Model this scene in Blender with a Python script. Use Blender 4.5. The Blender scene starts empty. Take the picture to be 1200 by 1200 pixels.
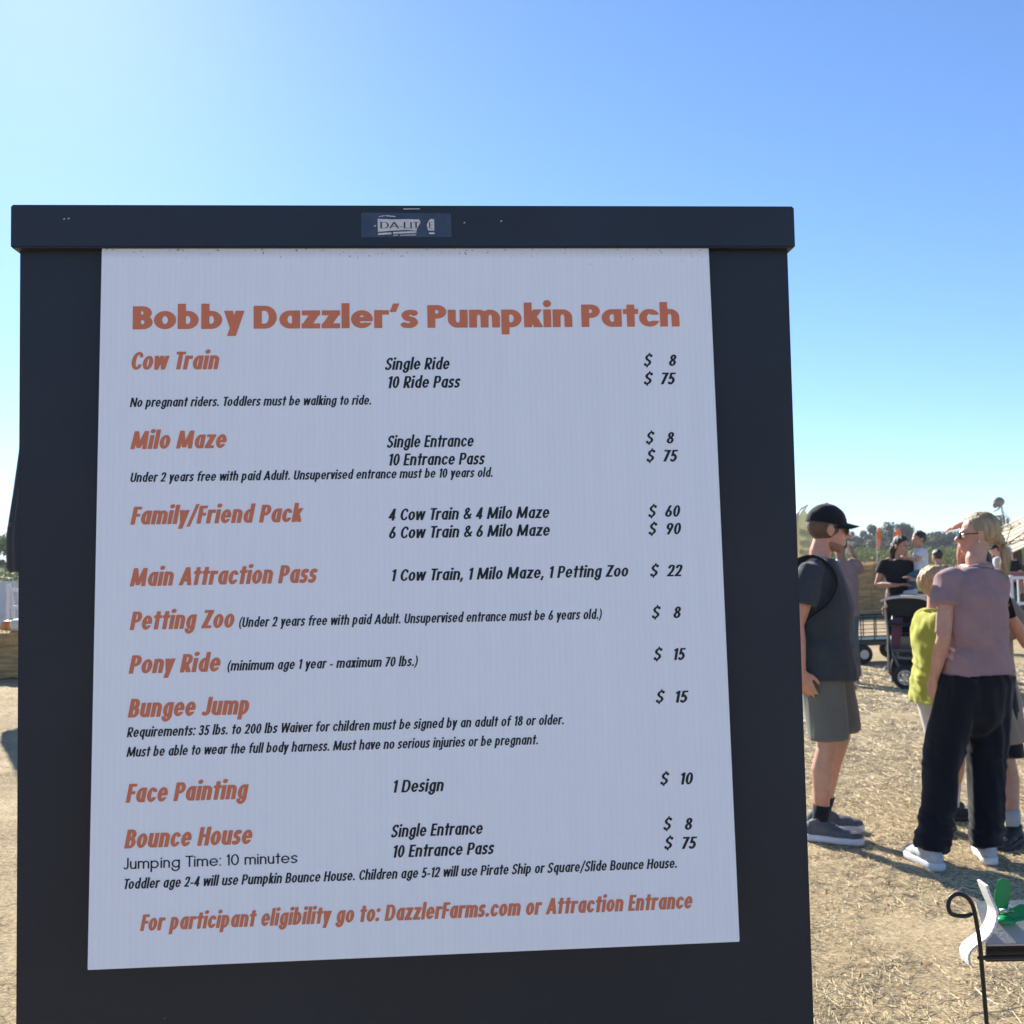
import bpy, bmesh, math, random
import numpy as np
from mathutils import Vector, Matrix, noise, geometry

# ================================================================ camera, sky, sun, exposure
scene = bpy.context.scene
EYE = 1.47
PITCH, ROLL = 0.05166, -0.01978
_f = Vector((0, math.cos(PITCH), math.sin(PITCH)))
_r = Vector((1, 0, 0)); _u = Vector((0, -math.sin(PITCH), math.cos(PITCH)))
_R = _r*math.cos(ROLL)+_u*math.sin(ROLL); _U = _u*math.cos(ROLL)-_r*math.sin(ROLL)
cam_data = bpy.data.cameras.new('camera'); cam = bpy.data.objects.new('camera', cam_data)
scene.collection.objects.link(cam); scene.camera = cam
cam.matrix_world = Matrix(((_R.x, _U.x, -_f.x, 0), (_R.y, _U.y, -_f.y, 0), (_R.z, _U.z, -_f.z, EYE), (0, 0, 0, 1)))
cam_data.sensor_width = 36; cam_data.lens = 36; cam_data.clip_start = .05; cam_data.clip_end = 6000
cam_data.dof.use_dof = True; cam_data.dof.focus_distance = 1.6; cam_data.dof.aperture_fstop = 13

SUN_EL, SUN_AZ = 32.3, -25.6               # azimuth from +Y, negative to the left
world = bpy.data.worlds.new('World'); scene.world = world; world.use_nodes = True
nt = world.node_tree; bgn = nt.nodes['Background']
sky = nt.nodes.new('ShaderNodeTexSky'); sky.sky_type = 'NISHITA'; sky.sun_disc = False
sky.sun_elevation = math.radians(SUN_EL); sky.sun_rotation = math.radians(SUN_AZ)
sky.altitude = 30; sky.air_density = 0.9; sky.dust_density = 0.16; sky.ozone_density = 8.0
nt.links.new(sky.outputs[0], bgn.inputs[0]); bgn.inputs[1].default_value = 0.077
sun_data = bpy.data.lights.new('sun', 'SUN'); sun = bpy.data.objects.new('sun', sun_data)
scene.collection.objects.link(sun)
sun_data.energy = 4.9; sun_data.angle = math.radians(.53); sun_data.color = (1, .94, .84)
_d = Vector((math.sin(math.radians(SUN_AZ))*math.cos(math.radians(SUN_EL)), math.cos(math.radians(SUN_AZ))*math.cos(math.radians(SUN_EL)), math.sin(math.radians(SUN_EL))))
sun.rotation_euler = _d.to_track_quat('Z', 'Y').to_euler(); sun.location = (-8, 16, 12)
scene.view_settings.view_transform = 'Standard'; scene.view_settings.look = 'None'
scene.view_settings.exposure = 1.38; scene.view_settings.gamma = 1

# ================================================================ helpers
COL = scene.collection
rnd = random.Random(7)
def rgb(h):
    c = [int(h[i:i+2], 16)/255 for i in (0, 2, 4)]
    return tuple(x/12.92 if x <= .04045 else ((x+.055)/1.055)**2.4 for x in c)
def mat(name, base, rough=.7, var=.12, scale=14, bump=.15, bscale=60, spec=.4, metal=0, stretch=(1, 1, 1), trans=0, island=0, sheen=0, sss=0):
    """plain surface whose colour varies with noise and which is a little uneven."""
    m = bpy.data.materials.new(name); m.use_nodes = True
    n = m.node_tree.nodes; l = m.node_tree.links; b = n['Principled BSDF']
    tc = n.new('ShaderNodeTexCoord'); mp = n.new('ShaderNodeMapping'); mp.inputs['Scale'].default_value = stretch
    l.new(tc.outputs['Object'], mp.inputs[0])
    nz = n.new('ShaderNodeTexNoise'); nz.inputs['Scale'].default_value = scale; nz.inputs['Detail'].default_value = 5
    l.new(mp.outputs[0], nz.inputs[0])
    r = n.new('ShaderNodeMapRange'); r.inputs[1].default_value = .25; r.inputs[2].default_value = .75
    r.inputs[3].default_value = 1-var; r.inputs[4].default_value = 1+var; l.new(nz.outputs[0], r.inputs[0])
    mx = n.new('ShaderNodeMix'); mx.data_type = 'RGBA'; mx.blend_type = 'MULTIPLY'; mx.inputs[0].default_value = 1
    mx.inputs[6].default_value = (*base, 1); l.new(r.outputs[0], mx.inputs[7]); out = mx.outputs[2]
    if island:
        g = n.new('ShaderNodeNewGeometry'); r2 = n.new('ShaderNodeMapRange'); r2.inputs[3].default_value = 1-island; r2.inputs[4].default_value = 1+island
        l.new(g.outputs['Random Per Island'], r2.inputs[0])
        m2 = n.new('ShaderNodeMix'); m2.data_type = 'RGBA'; m2.blend_type = 'MULTIPLY'; m2.inputs[0].default_value = 1
        l.new(out, m2.inputs[6]); l.new(r2.outputs[0], m2.inputs[7]); out = m2.outputs[2]
    l.new(out, b.inputs['Base Color'])
    b.inputs['Roughness'].default_value = rough; b.inputs['Specular IOR Level'].default_value = spec; b.inputs['Metallic'].default_value = metal
    if sheen: b.inputs['Sheen Weight'].default_value = sheen
    if sss:
        b.inputs['Subsurface Weight'].default_value = sss; b.inputs['Subsurface Radius'].default_value = (.012, .005, .003); b.inputs['Subsurface Scale'].default_value = 1
    if bump:
        n2 = n.new('ShaderNodeTexNoise'); n2.inputs['Scale'].default_value = bscale; n2.inputs['Detail'].default_value = 4
        l.new(mp.outputs[0], n2.inputs[0]); bp = n.new('ShaderNodeBump'); bp.inputs['Strength'].default_value = bump; bp.inputs['Distance'].default_value = .01
        l.new(n2.outputs[0], bp.inputs['Height']); l.new(bp.outputs[0], b.inputs['Normal'])
    if trans:                                             # thin leaves and cloth let light through
        t = n.new('ShaderNodeBsdfTranslucent'); l.new(out, t.inputs[0]); ms = n.new('ShaderNodeMixShader'); ms.inputs[0].default_value = trans
        l.new(b.outputs[0], ms.inputs[1]); l.new(t.outputs[0], ms.inputs[2]); l.new(ms.outputs[0], n['Material Output'].inputs[0])
    return m

class MB:
    """collects shapes into one mesh"""
    def __init__(s): s.v = []; s.f = []
    def add(s, V, F):
        o = len(s.v); s.v += [tuple(p) for p in V]; s.f += [tuple(i+o for i in q) for q in F]
    def box(s, c, d, M=None):
        V = [Vector((x*d[0]/2, y*d[1]/2, z*d[2]/2)) for x in (-1, 1) for y in (-1, 1) for z in (-1, 1)]
        V = [(M @ p if M else p)+Vector(c) for p in V]
        s.add(V, [(0, 1, 3, 2), (4, 6, 7, 5), (0, 4, 5, 1), (2, 3, 7, 6), (0, 2, 6, 4), (1, 5, 7, 3)])
    def tube(s, P, R, n=8, up=None, cap='flat', closed=False):
        """swept tube; R is a radius, a list, or a list of (side, up) radii; round caps for bodies"""
        P = [Vector(p) for p in P]; N = len(P)
        R = R if isinstance(R, list) else [R]*N
        R = [(q, q) if not isinstance(q, (tuple, list)) else q for q in R]
        T = []
        for i in range(N):
            a = P[i-1] if (i > 0 or closed) else P[i]; b = P[(i+1) % N] if (i < N-1 or closed) else P[i]
            T.append((b-a).normalized())
        up = Vector(up) if up else (Vector((0, 0, 1)) if abs(T[0].z) < .9 else Vector((0, 1, 0)))
        rings = []
        X = None
        for i in range(N):
            if X is None: X = T[i].cross(up).normalized()
            else: X = (X-T[i]*X.dot(T[i])).normalized()
            Y = X.cross(T[i])
            rings.append((P[i], X.copy(), Y, R[i], T[i]))
        if cap == 'round' and not closed:
            p, x, y, r, t = rings[0]; q = min(r)
            pre = [(p-t*q*math.sin(a), x, y, (r[0]*math.cos(a), r[1]*math.cos(a)), t) for a in (1.35, 1.0, .5)]
            p, x, y, r, t = rings[-1]; q = min(r)
            post = [(p+t*q*math.sin(a), x, y, (r[0]*math.cos(a), r[1]*math.cos(a)), t) for a in (.5, 1.0, 1.35)]
            rings = pre+rings+post
        V = []; F = []
        for p, x, y, r, t in rings:
            for k in range(n):
                a = 2*math.pi*k/n; V.append(p+x*(r[0]*math.cos(a))+y*(r[1]*math.sin(a)))
        m = len(rings)
        for i in range(m if closed else m-1):
            for k in range(n):
                a = i*n+k; b = i*n+(k+1) % n; c = ((i+1) % m)*n+(k+1) % n; d = ((i+1) % m)*n+k
                F.append((a, b, c, d))
        if not closed: F += [tuple(range(n))[::-1], tuple(range((m-1)*n, m*n))]
        s.add(V, F)
    def ell(s, c, r, M=None, n=16, m=10):
        V = [(0, 0, -1)]; F = []
        for i in range(1, m):
            a = math.pi*i/m-math.pi/2
            for k in range(n): V.append((math.cos(a)*math.cos(2*math.pi*k/n), math.cos(a)*math.sin(2*math.pi*k/n), math.sin(a)))
        V.append((0, 0, 1))
        for k in range(n):
            F.append((0, 1+(k+1) % n, 1+k)); F.append((len(V)-1, 1+(m-2)*n+k, 1+(m-2)*n+(k+1) % n))
            for i in range(m-2): F.append((1+i*n+k, 1+i*n+(k+1) % n, 1+(i+1)*n+(k+1) % n, 1+(i+1)*n+k))
        W = [Vector((p[0]*r[0], p[1]*r[1], p[2]*r[2])) for p in V]
        s.add([(M @ p if M else p)+Vector(c) for p in W], F)
    def prism(s, poly, M, depth):
        """flat outline (2D) given a thickness along local z, placed by matrix M"""
        n = len(poly); V = [M @ Vector((x, y, 0)) for x, y in poly]+[M @ Vector((x, y, depth)) for x, y in poly]
        F = [tuple(range(n))[::-1], tuple(range(n, 2*n))]+[(i, (i+1) % n, n+(i+1) % n, n+i) for i in range(n)]
        s.add(V, F)
    def mesh(s, name):
        me = bpy.data.meshes.new(name); me.from_pydata(s.v, [], s.f); me.update(); return me
    def build(s, name, m, parent=None, smooth=False, bevel=0, loc=None):
        me = s.mesh(name)
        if bevel:
            bm = bmesh.new(); bm.from_mesh(me)
            bmesh.ops.recalc_face_normals(bm, faces=bm.faces)
            ed = [e for e in bm.edges if len(e.link_faces) == 2 and e.calc_face_angle(0) > .6]
            bmesh.ops.bevel(bm, geom=ed, offset=bevel, segments=2, affect='EDGES', clamp_overlap=True)
            bm.to_mesh(me); bm.free()
        else:
            bm = bmesh.new(); bm.from_mesh(me); bmesh.ops.recalc_face_normals(bm, faces=bm.faces); bm.to_mesh(me); bm.free()
        return link(name, me, m, parent, smooth, loc)
def link(name, me, m, parent=None, smooth=False, loc=None):
    if m: me.materials.append(m)
    if smooth:
        me.polygons.foreach_set('use_smooth', [True]*len(me.polygons))
    o = bpy.data.objects.new(name, me); COL.objects.link(o)
    if parent: o.parent = parent
    if loc: o.location = loc
    return o
def tag(o, label=None, cat=None, group=None, kind=None):
    if label: o['label'] = label
    if cat: o['category'] = cat
    if group: o['group'] = group
    if kind: o['kind'] = kind
    return o
def thing(name, label, cat, loc=(0, 0, 0), rz=0, group=None):
    o = bpy.data.objects.new(name, None); COL.objects.link(o); o.location = loc; o.rotation_euler = (0, 0, rz); o.empty_display_size = .1
    return tag(o, label, cat, group)
def copy_tree(o, parent=None):
    c = o.copy(); COL.objects.link(c)
    if parent: c.parent = parent
    for ch in list(o.children): copy_tree(ch, c)
    return c
def sculpt(mb, name, m, parent, voxel=.008, smooth=2, folds=None, cuts=()):
    """many overlapping shapes grown into ONE continuous skin; folds = (amplitude, (sx,sy,sz)); cuts = [(point, outward normal)]"""
    me = mb.mesh(name); t = bpy.data.objects.new(name, me); COL.objects.link(t)
    r = t.modifiers.new('r', 'REMESH'); r.mode = 'VOXEL'; r.voxel_size = voxel
    if smooth:
        q = t.modifiers.new('s', 'SMOOTH'); q.factor = .5; q.iterations = smooth
    dg = bpy.context.evaluated_depsgraph_get(); dg.update()
    out = bpy.data.meshes.new_from_object(t.evaluated_get(dg))
    bpy.data.objects.remove(t); bpy.data.meshes.remove(me); out.name = name
    if folds:
        amp, sc = folds[:2]; n = len(out.vertices)
        co = np.empty(n*3); out.vertices.foreach_get('co', co); co = co.reshape(-1, 3)
        no = np.empty(n*3); out.vertices.foreach_get('normal', no); no = no.reshape(-1, 3)
        off = rnd.uniform(0, 50)
        h = np.array([noise.noise((p[0]*sc[0]+off, p[1]*sc[1]+p[2]*sc[2]*.25, p[2]*sc[2]))+.5*noise.noise((p[0]*sc[0]*2.1, p[1]*sc[1]*2.1+off, p[2]*sc[2]*2.1+p[0]*sc[0])) for p in co])
        h = np.sign(h)*np.abs(h)**.8
        for zc, zw, a2, fq in (folds[2] if len(folds) > 2 else ()):
            h += a2/amp*np.array([math.exp(-((p[2]-zc)/zw)**2)*(1-2*abs(noise.noise((p[0]*5+off, p[1]*5, p[2]*fq+p[0]*7-p[1]*4)))) for p in co])
        co += no*(h*amp)[:, None]; out.vertices.foreach_set('co', co.ravel()); out.update()
    if cuts:
        bm = bmesh.new(); bm.from_mesh(out)
        for p, nrm in cuts:
            bmesh.ops.bisect_plane(bm, geom=bm.verts[:]+bm.edges[:]+bm.faces[:], plane_co=p, plane_no=nrm, clear_outer=True)
        bm.to_mesh(out); bm.free()
    out.materials.clear()
    return link(name, out, m, parent, True)
def spline(P, n=6):
    P = [Vector(p) for p in P]; Q = [P[0]*2-P[1]]+P+[P[-1]*2-P[-2]]; out = []
    for i in range(len(P)-1):
        a, b, c, d = Q[i:i+4]
        for k in range(n):
            t = k/n; out.append(.5*((2*b)+(c-a)*t+(2*a-5*b+4*c-d)*t*t+(3*b-a-3*c+d)*t**3))
    return out+[P[-1]]
# ---------------------------------------------------------------- lettering: a geometric sans drawn as distance fields
FONT = {  # stem, bar, x-height, ascender, descender, cap O, o, n, narrowness, slant
    'title':   dict(w=.345, h=.220, xh=.79, asc=1.10, desc=-.31, O=1.16, o=.93, n=.86, k=1.12, sl=0.0, gap=.060, sp=.34, res=52),
    'heading': dict(w=.222, h=.160, xh=.775, asc=1.08, desc=-.27, O=.63, o=.53, n=.515, k=.58, sl=.175, gap=.055, sp=.30, res=46),
    'body':    dict(w=.182, h=.138, xh=.755, asc=1.08, desc=-.27, O=.63, o=.515, n=.50, k=.58, sl=.175, gap=.070, sp=.30, res=40),
    'light':   dict(w=.125, h=.110, xh=.70, asc=1.10, desc=-.33, O=1.0, o=.68, n=.52, k=.85, sl=0.0, gap=.095, sp=.34, res=40),
    'stencil': dict(w=.150, h=.060, xh=.64, asc=1.10, desc=-.33, O=1.0, o=.68, n=.52, k=1.0, sl=0.0, gap=.12, sp=.34, res=40),
}
class Field:
    def __init__(s, S, wid):
        n = S['res']; s.S = S
        s.x0, s.y0 = -.35, -.5
        s.st = 1.0/n
        s.X, s.Y = np.meshgrid(s.x0+np.arange(int((wid+.9)*n))*s.st, s.y0+np.arange(int(1.85*n))*s.st)
        s.f = np.full(s.X.shape, -9.)
    def add(s, g): s.f = np.maximum(s.f, g)
    def box(s, x0, x1, y0, y1):
        return np.minimum(np.minimum(s.X-x0, x1-s.X), np.minimum(s.Y-y0, y1-s.Y))
    def cut(s, x0, x1, y0, y1): s.f = np.minimum(s.f, -s.box(x0, x1, y0, y1))
    def V(s, xc, y0, y1, w=None):
        w = w or s.S['w']; s.add(s.box(xc-w/2, xc+w/2, y0, y1))
    def H(s, yc, x0, x1, h=None):
        h = h or s.S['h']; s.add(s.box(x0, x1, yc-h/2, yc+h/2))
    def D(s, x0, y0, x1, y1, w=None):            # diagonal stroke with level ends; w is its width along x
        w = w or s.S['w']*1.04
        if y1 < y0: x0, y0, x1, y1 = x1, y1, x0, y0
        m = (x1-x0)/(y1-y0); c = 1/np.sqrt(1+m*m)
        xl = x0+(s.Y-y0)*m
        s.add(np.minimum(np.minimum((s.X-xl+w/2)*c, (xl+w/2-s.X)*c), np.minimum(s.Y-y0, y1-s.Y)))
    def ell(s, cx, cy, rx, ry):
        x, y = s.X-cx, s.Y-cy
        k1 = np.sqrt((x/rx)**2+(y/ry)**2)+1e-9; k2 = np.sqrt((x/rx**2)**2+(y/ry**2)**2)+1e-9
        return -k1*(k1-1)/k2
    def ring(s, cx, cy, rx, ry, w=None, h=None):
        w = w or s.S['w']; h = h or s.S['h']
        a = s.ell(cx, cy, rx, ry)
        if rx-w > .01 and ry-h > .01: a = np.minimum(a, -s.ell(cx, cy, rx-w, ry-h))
        return a
    def E(s, cx, cy, rx, ry, clip=None, w=None, h=None, notch=None):
        a = s.ring(cx, cy, rx, ry, w, h)
        if clip: a = np.minimum(a, s.box(*clip))
        if notch: a = np.minimum(a, -s.box(*notch))
        s.add(a)
    def P(s, pts, w=None, h=None, smooth=True, clip=None):      # pen stroke along a spline
        w = w or s.S['w']; h = h or s.S['h']
        p = np.array(pts, float)
        if smooth:
            q = np.vstack([2*p[0]-p[1], p, 2*p[-1]-p[-2]]); out = []
            for i in range(len(p)-1):
                a, b, c, d = q[i:i+4]; t = np.linspace(0, 1, 9)[:, None]
                out.append(.5*((2*b)+(c-a)*t+(2*a-5*b+4*c-d)*t*t+(3*b-a-3*c+d)*t**3)[:-1])
            p = np.vstack(out+[p[-1:]])
        P_ = p/[w, h]; X, Y = s.X/w, s.Y/h; best = np.full(X.shape, 9.)
        for i in range(len(P_)-1):
            a, b = P_[i], P_[i+1]; d = b-a; L = d@d+1e-12
            t = ((X-a[0])*d[0]+(Y-a[1])*d[1])/L
            tc = np.clip(t, 0, 1)
            q = np.hypot(X-a[0]-tc*d[0], Y-a[1]-tc*d[1])
            if i == 0: q = np.maximum(q, np.where(t < 0, .5-t*np.sqrt(L), 0))
            if i == len(P_)-2: q = np.maximum(q, np.where(t > 1, .5+(t-1)*np.sqrt(L), 0))
            best = np.minimum(best, q)
        a = (.5-best)*min(w, h)
        if clip: a = np.minimum(a, s.box(*clip))
        s.add(a)
    def bowl(s, x0, x1, y0, y1):
        S = s.S; cy = (y0+y1)/2; ry = (y1-y0)/2; xm = max(x0, x1-ry*(1.0 if S['k'] > .8 else .62))
        xm = min(xm, x1-S['w']*1.15)
        s.H(y1-S['h']/2, x0, xm+.01); s.H(y0+S['h']/2, x0, xm+.01)
        s.E(xm, cy, x1-xm, ry, clip=(xm, 9, -9, 9))

def draw(c, S):
    w, h, xh, asc, de, O, o, n, k = [S[q] for q in ('w', 'h', 'xh', 'asc', 'desc', 'O', 'o', 'n', 'k')]
    F = Field(S, 1.6); r = o/2; W = o
    ar = min(.5*n, xh*.46)                                     # arch height
    if c in 'abdgpqoce':
        cl = dict(a=(-9, o, -9, 9), d=(-9, o, -9, 9), q=(-9, o, -9, 9), g=(-9, o, -9, 9), b=(0, 9, -9, 9), p=(0, 9, -9, 9)).get(c)
        off = .05*o if c in 'adqg' else -.05*o if c in 'bp' else 0
        if c == 'c':
            F.E(r, xh/2, r, xh/2, notch=(o*.55, 9, xh*.33, xh*.67)); F.cut(o*.93, 9, -9, 9); W = o*.93
        elif c == 'e':
            F.E(r, xh/2, r, xh/2, notch=(o*.5, 9, xh*.30, xh*.5-h*.42)); F.H(xh*.5, w*.5, o-w*.45, h*.85)
        else: F.E(r+off, xh/2, r+abs(off)*.0, xh/2, clip=cl)
        if c == 'a': F.V(o-w/2, 0, xh)
        if c == 'b': F.V(w/2, 0, asc)
        if c == 'd': F.V(o-w/2, 0, asc)
        if c == 'p': F.V(w/2, de, xh)
        if c == 'q': F.V(o-w/2, de, xh)
        if c == 'g':
            F.V(o-w/2, .0, xh); F.add(np.minimum(F.ring(r, de+.32, r, .32), F.box(.03*o, 9, -9, .03)))
            F.cut(-9, o-w*1.0, .0-.06, .0+.0) if False else None
    elif c == 'f':
        W = w+.24*k+.06; x = .09*k+w/2+.02
        F.V(x, 0, asc-.22); F.add(np.minimum(F.ring(x-w/2+.30*k+.09, asc-.24, .30*k+.09, .24), F.box(-9, W+.02, asc-.25, 9))); F.H(xh-h/2, 0, W)
    elif c == 't':
        W = w+.26*k+.04; F.V(W/2, 0, min(xh+.24, .99)); F.H(xh-h/2, 0, W)
    elif c in 'hn':
        F.V(w/2, 0, asc if c == 'h' else xh); F.E(n/2, xh-ar, n/2, ar, clip=(w*.3, 9, xh-ar, 9)); F.V(n-w/2, 0, xh-ar+.01); W = n
    elif c == 'm':
        a = n*.98; F.V(w/2, 0, xh)
        for i in (0, 1):
            x = i*(a-w); F.E(x+a/2, xh-ar, a/2, ar, clip=(x+w*.3, 9, xh-ar, 9)); F.V(x+a-w/2, 0, xh-ar+.01)
        W = 2*a-w
    elif c == 'r':
        W = w+.20*k+.07; F.V(w/2, 0, xh); F.add(np.minimum(F.ring(w*.5+.22*k+.08, xh-.24, .22*k+.08+w*.5, .24, h=h*1.15), F.box(w*.4, W, xh-.20, 9)))
    elif c == 'u':
        F.V(w/2, ar-.01, xh); F.E(n/2, ar, n/2, ar, clip=(-9, 9, -9, ar)); F.V(n-w/2, 0, xh); W = n
    elif c in 'ij':
        F.V(w/2, 0 if c == 'i' else de+.10, xh); rr = w*(.60 if k < 1 else .52); F.add(F.ell(w/2, xh+.095+rr*.9, rr, rr*.90 if k > .8 else rr*.90)); W = w
        if c == 'j': F.P([(w/2, de+.12), (w*.35, de+h*.62), (-w*.55, de+h*.5)])
    elif c == 'l': F.V(w/2, 0, asc); W = w
    elif c == 'k':
        W = w+.34*k+.10; F.V(w/2, 0, asc); F.D(w*.75, xh*.40, W-w*.62, xh, w*1.15); F.D(w*1.15, xh*.55, W-w*.55, 0, w*1.15)
    elif c == 's':
        W = o*.78; a = W-w/2; b = w/2
        F.P([(a+.0, xh*.80), (W*.72, xh-h*.5), (W*.42, xh-h*.5), (b, xh*.73), (W*.36, xh*.53), (W*.66, xh*.46), (a, xh*.27), (W*.56, h*.5), (W*.26, h*.5), (b*.75, xh*.18)], w=w*.95)
    elif c in 'vwxyz':
        if c == 'v': W = n*.98; F.D(w*.5, xh, W/2, 0); F.D(W-w*.5, xh, W/2, 0)
        if c == 'w':
            W = n*1.50; F.D(w*.5, xh, W*.28, 0, w); F.D(W*.5, xh, W*.28, 0, w*.9); F.D(W*.5, xh, W*.72, 0, w*.9); F.D(W-w*.5, xh, W*.72, 0, w)
        if c == 'x': W = n; F.D(w*.6, xh, W-w*.6, 0, w*1.2); F.D(w*.6, 0, W-w*.6, xh, w*1.2)
        if c == 'y':
            W = n*1.02; xb = W*.5; F.D(w*.55, xh, xb, .04, w*1.08); m = (W-w*.55-xb)/(xh-.04); F.D(W-w*.55, xh, xb+(de-.04)*m, de, w*1.08)
        if c == 'z': W = n*.92; F.H(xh-h/2, .01, W); F.H(h/2, 0, W); F.D(w*.62, h*.6, W-w*.62, xh-h*.6, w*1.25)
    elif c == 'A':
        W = .92*k+.16; F.D(w*.52, 0, W/2, 1); F.D(W-w*.52, 0, W/2, 1); F.H(.29, W*.25, W*.75)
    elif c in 'BPR':
        W = .52*k+.20+w*.12; F.V(w/2, 0, 1); ym = .50 if c == 'B' else .42
        if c == 'B': F.bowl(w*.5, W-.03, ym-h*.4, 1); F.bowl(w*.5, W+.01, 0, ym+h*.5)
        else:
            F.bowl(w*.5, W, ym-.02, 1)
            if c == 'R': F.D(w*1.05, ym+.06, W-w*.45, 0, w*1.12)
    elif c == 'C':
        F.E(O/2, .5, O/2, .5, notch=(O*.5, 9, .31, .69)); W = O*(.86 if k < .8 else .80); F.cut(W, 9, -9, 9)
    elif c == 'D': W = .68*k+.22; F.V(w/2, 0, 1); F.bowl(w*.5, W, 0, 1)
    elif c in 'EF':
        W = .40*k+.20; F.V(w/2, 0, 1); F.H(1-h/2, w/2, W); F.H(.52, w/2, W-.02)
        if c == 'E': F.H(h/2, w/2, W)
    elif c == 'H': W = .66*k+.19; F.V(w/2, 0, 1); F.V(W-w/2, 0, 1); F.H(.53, w/2, W-w/2)
    elif c == 'I': W = w; F.V(w/2, 0, 1)
    elif c == 'J':
        W = w+.20*k+.10; F.V(W-w/2, .2, 1); F.add(np.minimum(F.ring(W/2-.03, .22, W/2+.03, .23), F.box(.02, 9, -9, .21)))
    elif c == 'L': W = .40*k+.18; F.V(w/2, 0, 1); F.H(h/2, w/2, W)
    elif c == 'M':
        W = .94*k+.28; F.D(w*.5, 0, w*.70, 1, w); F.D(W-w*.5, 0, W-w*.70, 1, w); F.D(w*.72, 1, W/2, .06, w); F.D(W-w*.72, 1, W/2, .06, w)
    elif c == 'N': W = .72*k+.22; F.V(w/2, 0, 1); F.V(W-w/2, 0, 1); F.D(w*.52, 1, W-w*.52, 0, w*1.05)
    elif c in 'S$':
        W = .50*k+.20; a = W-w/2; b = w/2
        F.P([(a+.01, .81), (W*.76, 1-h*.5), (W*.42, 1-h*.5), (b, .74), (W*.34, .555), (W*.66, .445), (a, .26), (W*.56, h*.5), (W*.24, h*.5), (b*.7, .19)], w=w*.95)
        if c == '$': F.V(W/2, -.13, .10, w*.55); F.V(W/2, .9, 1.13, w*.55)
    elif c == 'T': W = .50*k+.20; F.V(W/2, 0, 1); F.H(1-h/2, 0, W)
    elif c == 'U':
        W = .62*k+.20; q = min(W*.5, .42); F.V(w/2, q-.01, 1); F.V(W-w/2, q-.01, 1); F.E(W/2, q, W/2, q, clip=(-9, 9, -9, q))
    elif c == 'W':
        W = 1.20*k+.20; F.D(w*.5, 1, W*.28, 0, w); F.D(W*.5, 1, W*.28, 0, w*.9); F.D(W*.5, 1, W*.72, 0, w*.9); F.D(W-w*.5, 1, W*.72, 0, w)
    elif c == 'Z': W = .56*k+.20; F.H(1-h/2, .02, W); F.H(h/2, 0, W); F.D(w*.62, h*.6, W-w*.62, 1-h*.6, w*1.2)
    elif c in '0689':
        W = .50*k+.21
        if c == '0': F.E(W/2, .5, W/2, .5)
        if c == '8': F.E(W/2, .745, W/2-.03, .255, h=h*.9); F.E(W/2, .28, W/2, .28)
        if c == '6': F.E(W/2, .30, W/2, .30); F.D(w*.55, .36, W*.62, 1, w*1.05)
        if c == '9': F.E(W/2, .70, W/2, .30); F.D(W-w*.55, .64, W*.38, 0, w*1.05)
    elif c == '1': W = w+.12; F.V(W-w/2, 0, 1); F.P([(W-w*.55, 1-h*.62), (.02, .80)], w=w*.8, smooth=False)
    elif c == '2':
        W = .48*k+.20; F.P([(w*.42, .72), (w*.75, .90), (W*.5, 1-h*.5), (W-w*.62, .88), (W-w*.55, .70), (W*.66, .44), (w*.55, h*.55)]); F.H(h/2, .0, W)
    elif c == '3':
        W = .46*k+.20; F.P([(w*.4, .80), (W*.34, 1-h*.5), (W*.6, 1-h*.5), (W-w*.55, .76), (W*.60, .55), (W*.40, .54)]); F.P([(W*.40, .54), (W*.62, .54), (W-w*.5, .29), (W*.6, h*.5), (W*.34, h*.5), (w*.4, .20)])
    elif c == '4': W = .54*k+.20; F.V(W-w*.5-.07, 0, 1); F.H(.26, 0, W); F.D(w*.52, .26, W-w*.5-.07, .99, w*1.02)
    elif c == '5':
        W = .46*k+.20; F.H(1-h/2, w*.45, W-.02); F.D(w*.62, .46, w*.82, 1, w*.9); F.P([(w*.5, .50), (W*.5, .60), (W-w*.5, .32), (W*.56, h*.5), (W*.32, h*.5), (w*.4, .17)])
    elif c == '7': W = .46*k+.20; F.H(1-h/2, 0, W); F.D(w*.75, 0, W-w*.62, 1-h*.5, w*1.08)
    elif c == '&':
        W = .66*k+.22; F.P([(W-.02, .02+h*.4), (W*.30, .60), (W*.26, .82), (W*.45, 1-h*.5), (W*.62, .82), (W*.50, .62), (w*.62, .36), (w*.70, .16), (W*.40, h*.5), (W*.72, .18), (W-.03, .46)], w=w*.86, h=h*.92, clip=(-9, 9, 0, 9))
    elif c == '.': W = w*1.1; F.add(F.ell(W/2, w*.55, w*.56, w*.55))
    elif c == ':': W = w*1.1; F.add(F.ell(W/2, w*.55, w*.56, w*.55)); F.add(F.ell(W/2, xh-w*.4, w*.56, w*.55))
    elif c == ',': W = w*1.1; F.D(W*.62, w*1.05, W*.28, -.17, w*.85)
    elif c == "'": W = w*1.25; F.D(W*.66, 1.08, W*.30, .70, w*.80)
    elif c == '-': W = .24+.1*k; F.H(xh*.45, 0, W)
    elif c == '/': W = .34*k+.20; F.D(w*.25, -.16, W-w*.25, 1.1, w*.8)
    elif c in '()':
        W = .20*k+.14; q = F.ring(W*1.5, .44, W*1.5, .72, w*.80, h*.8); q = np.minimum(q, F.box(-9, W, -.25, 1.13))
        F.add(q if c == '(' else q); 
        if c == ')':
            F.f[:] = -9; q = F.ring(-W*.5, .44, W*1.5, .72, w*.80, h*.8); F.add(np.minimum(q, F.box(0, 9, -.25, 1.13)))
    else: W = S['sp']*.7
    return F, W

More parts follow.
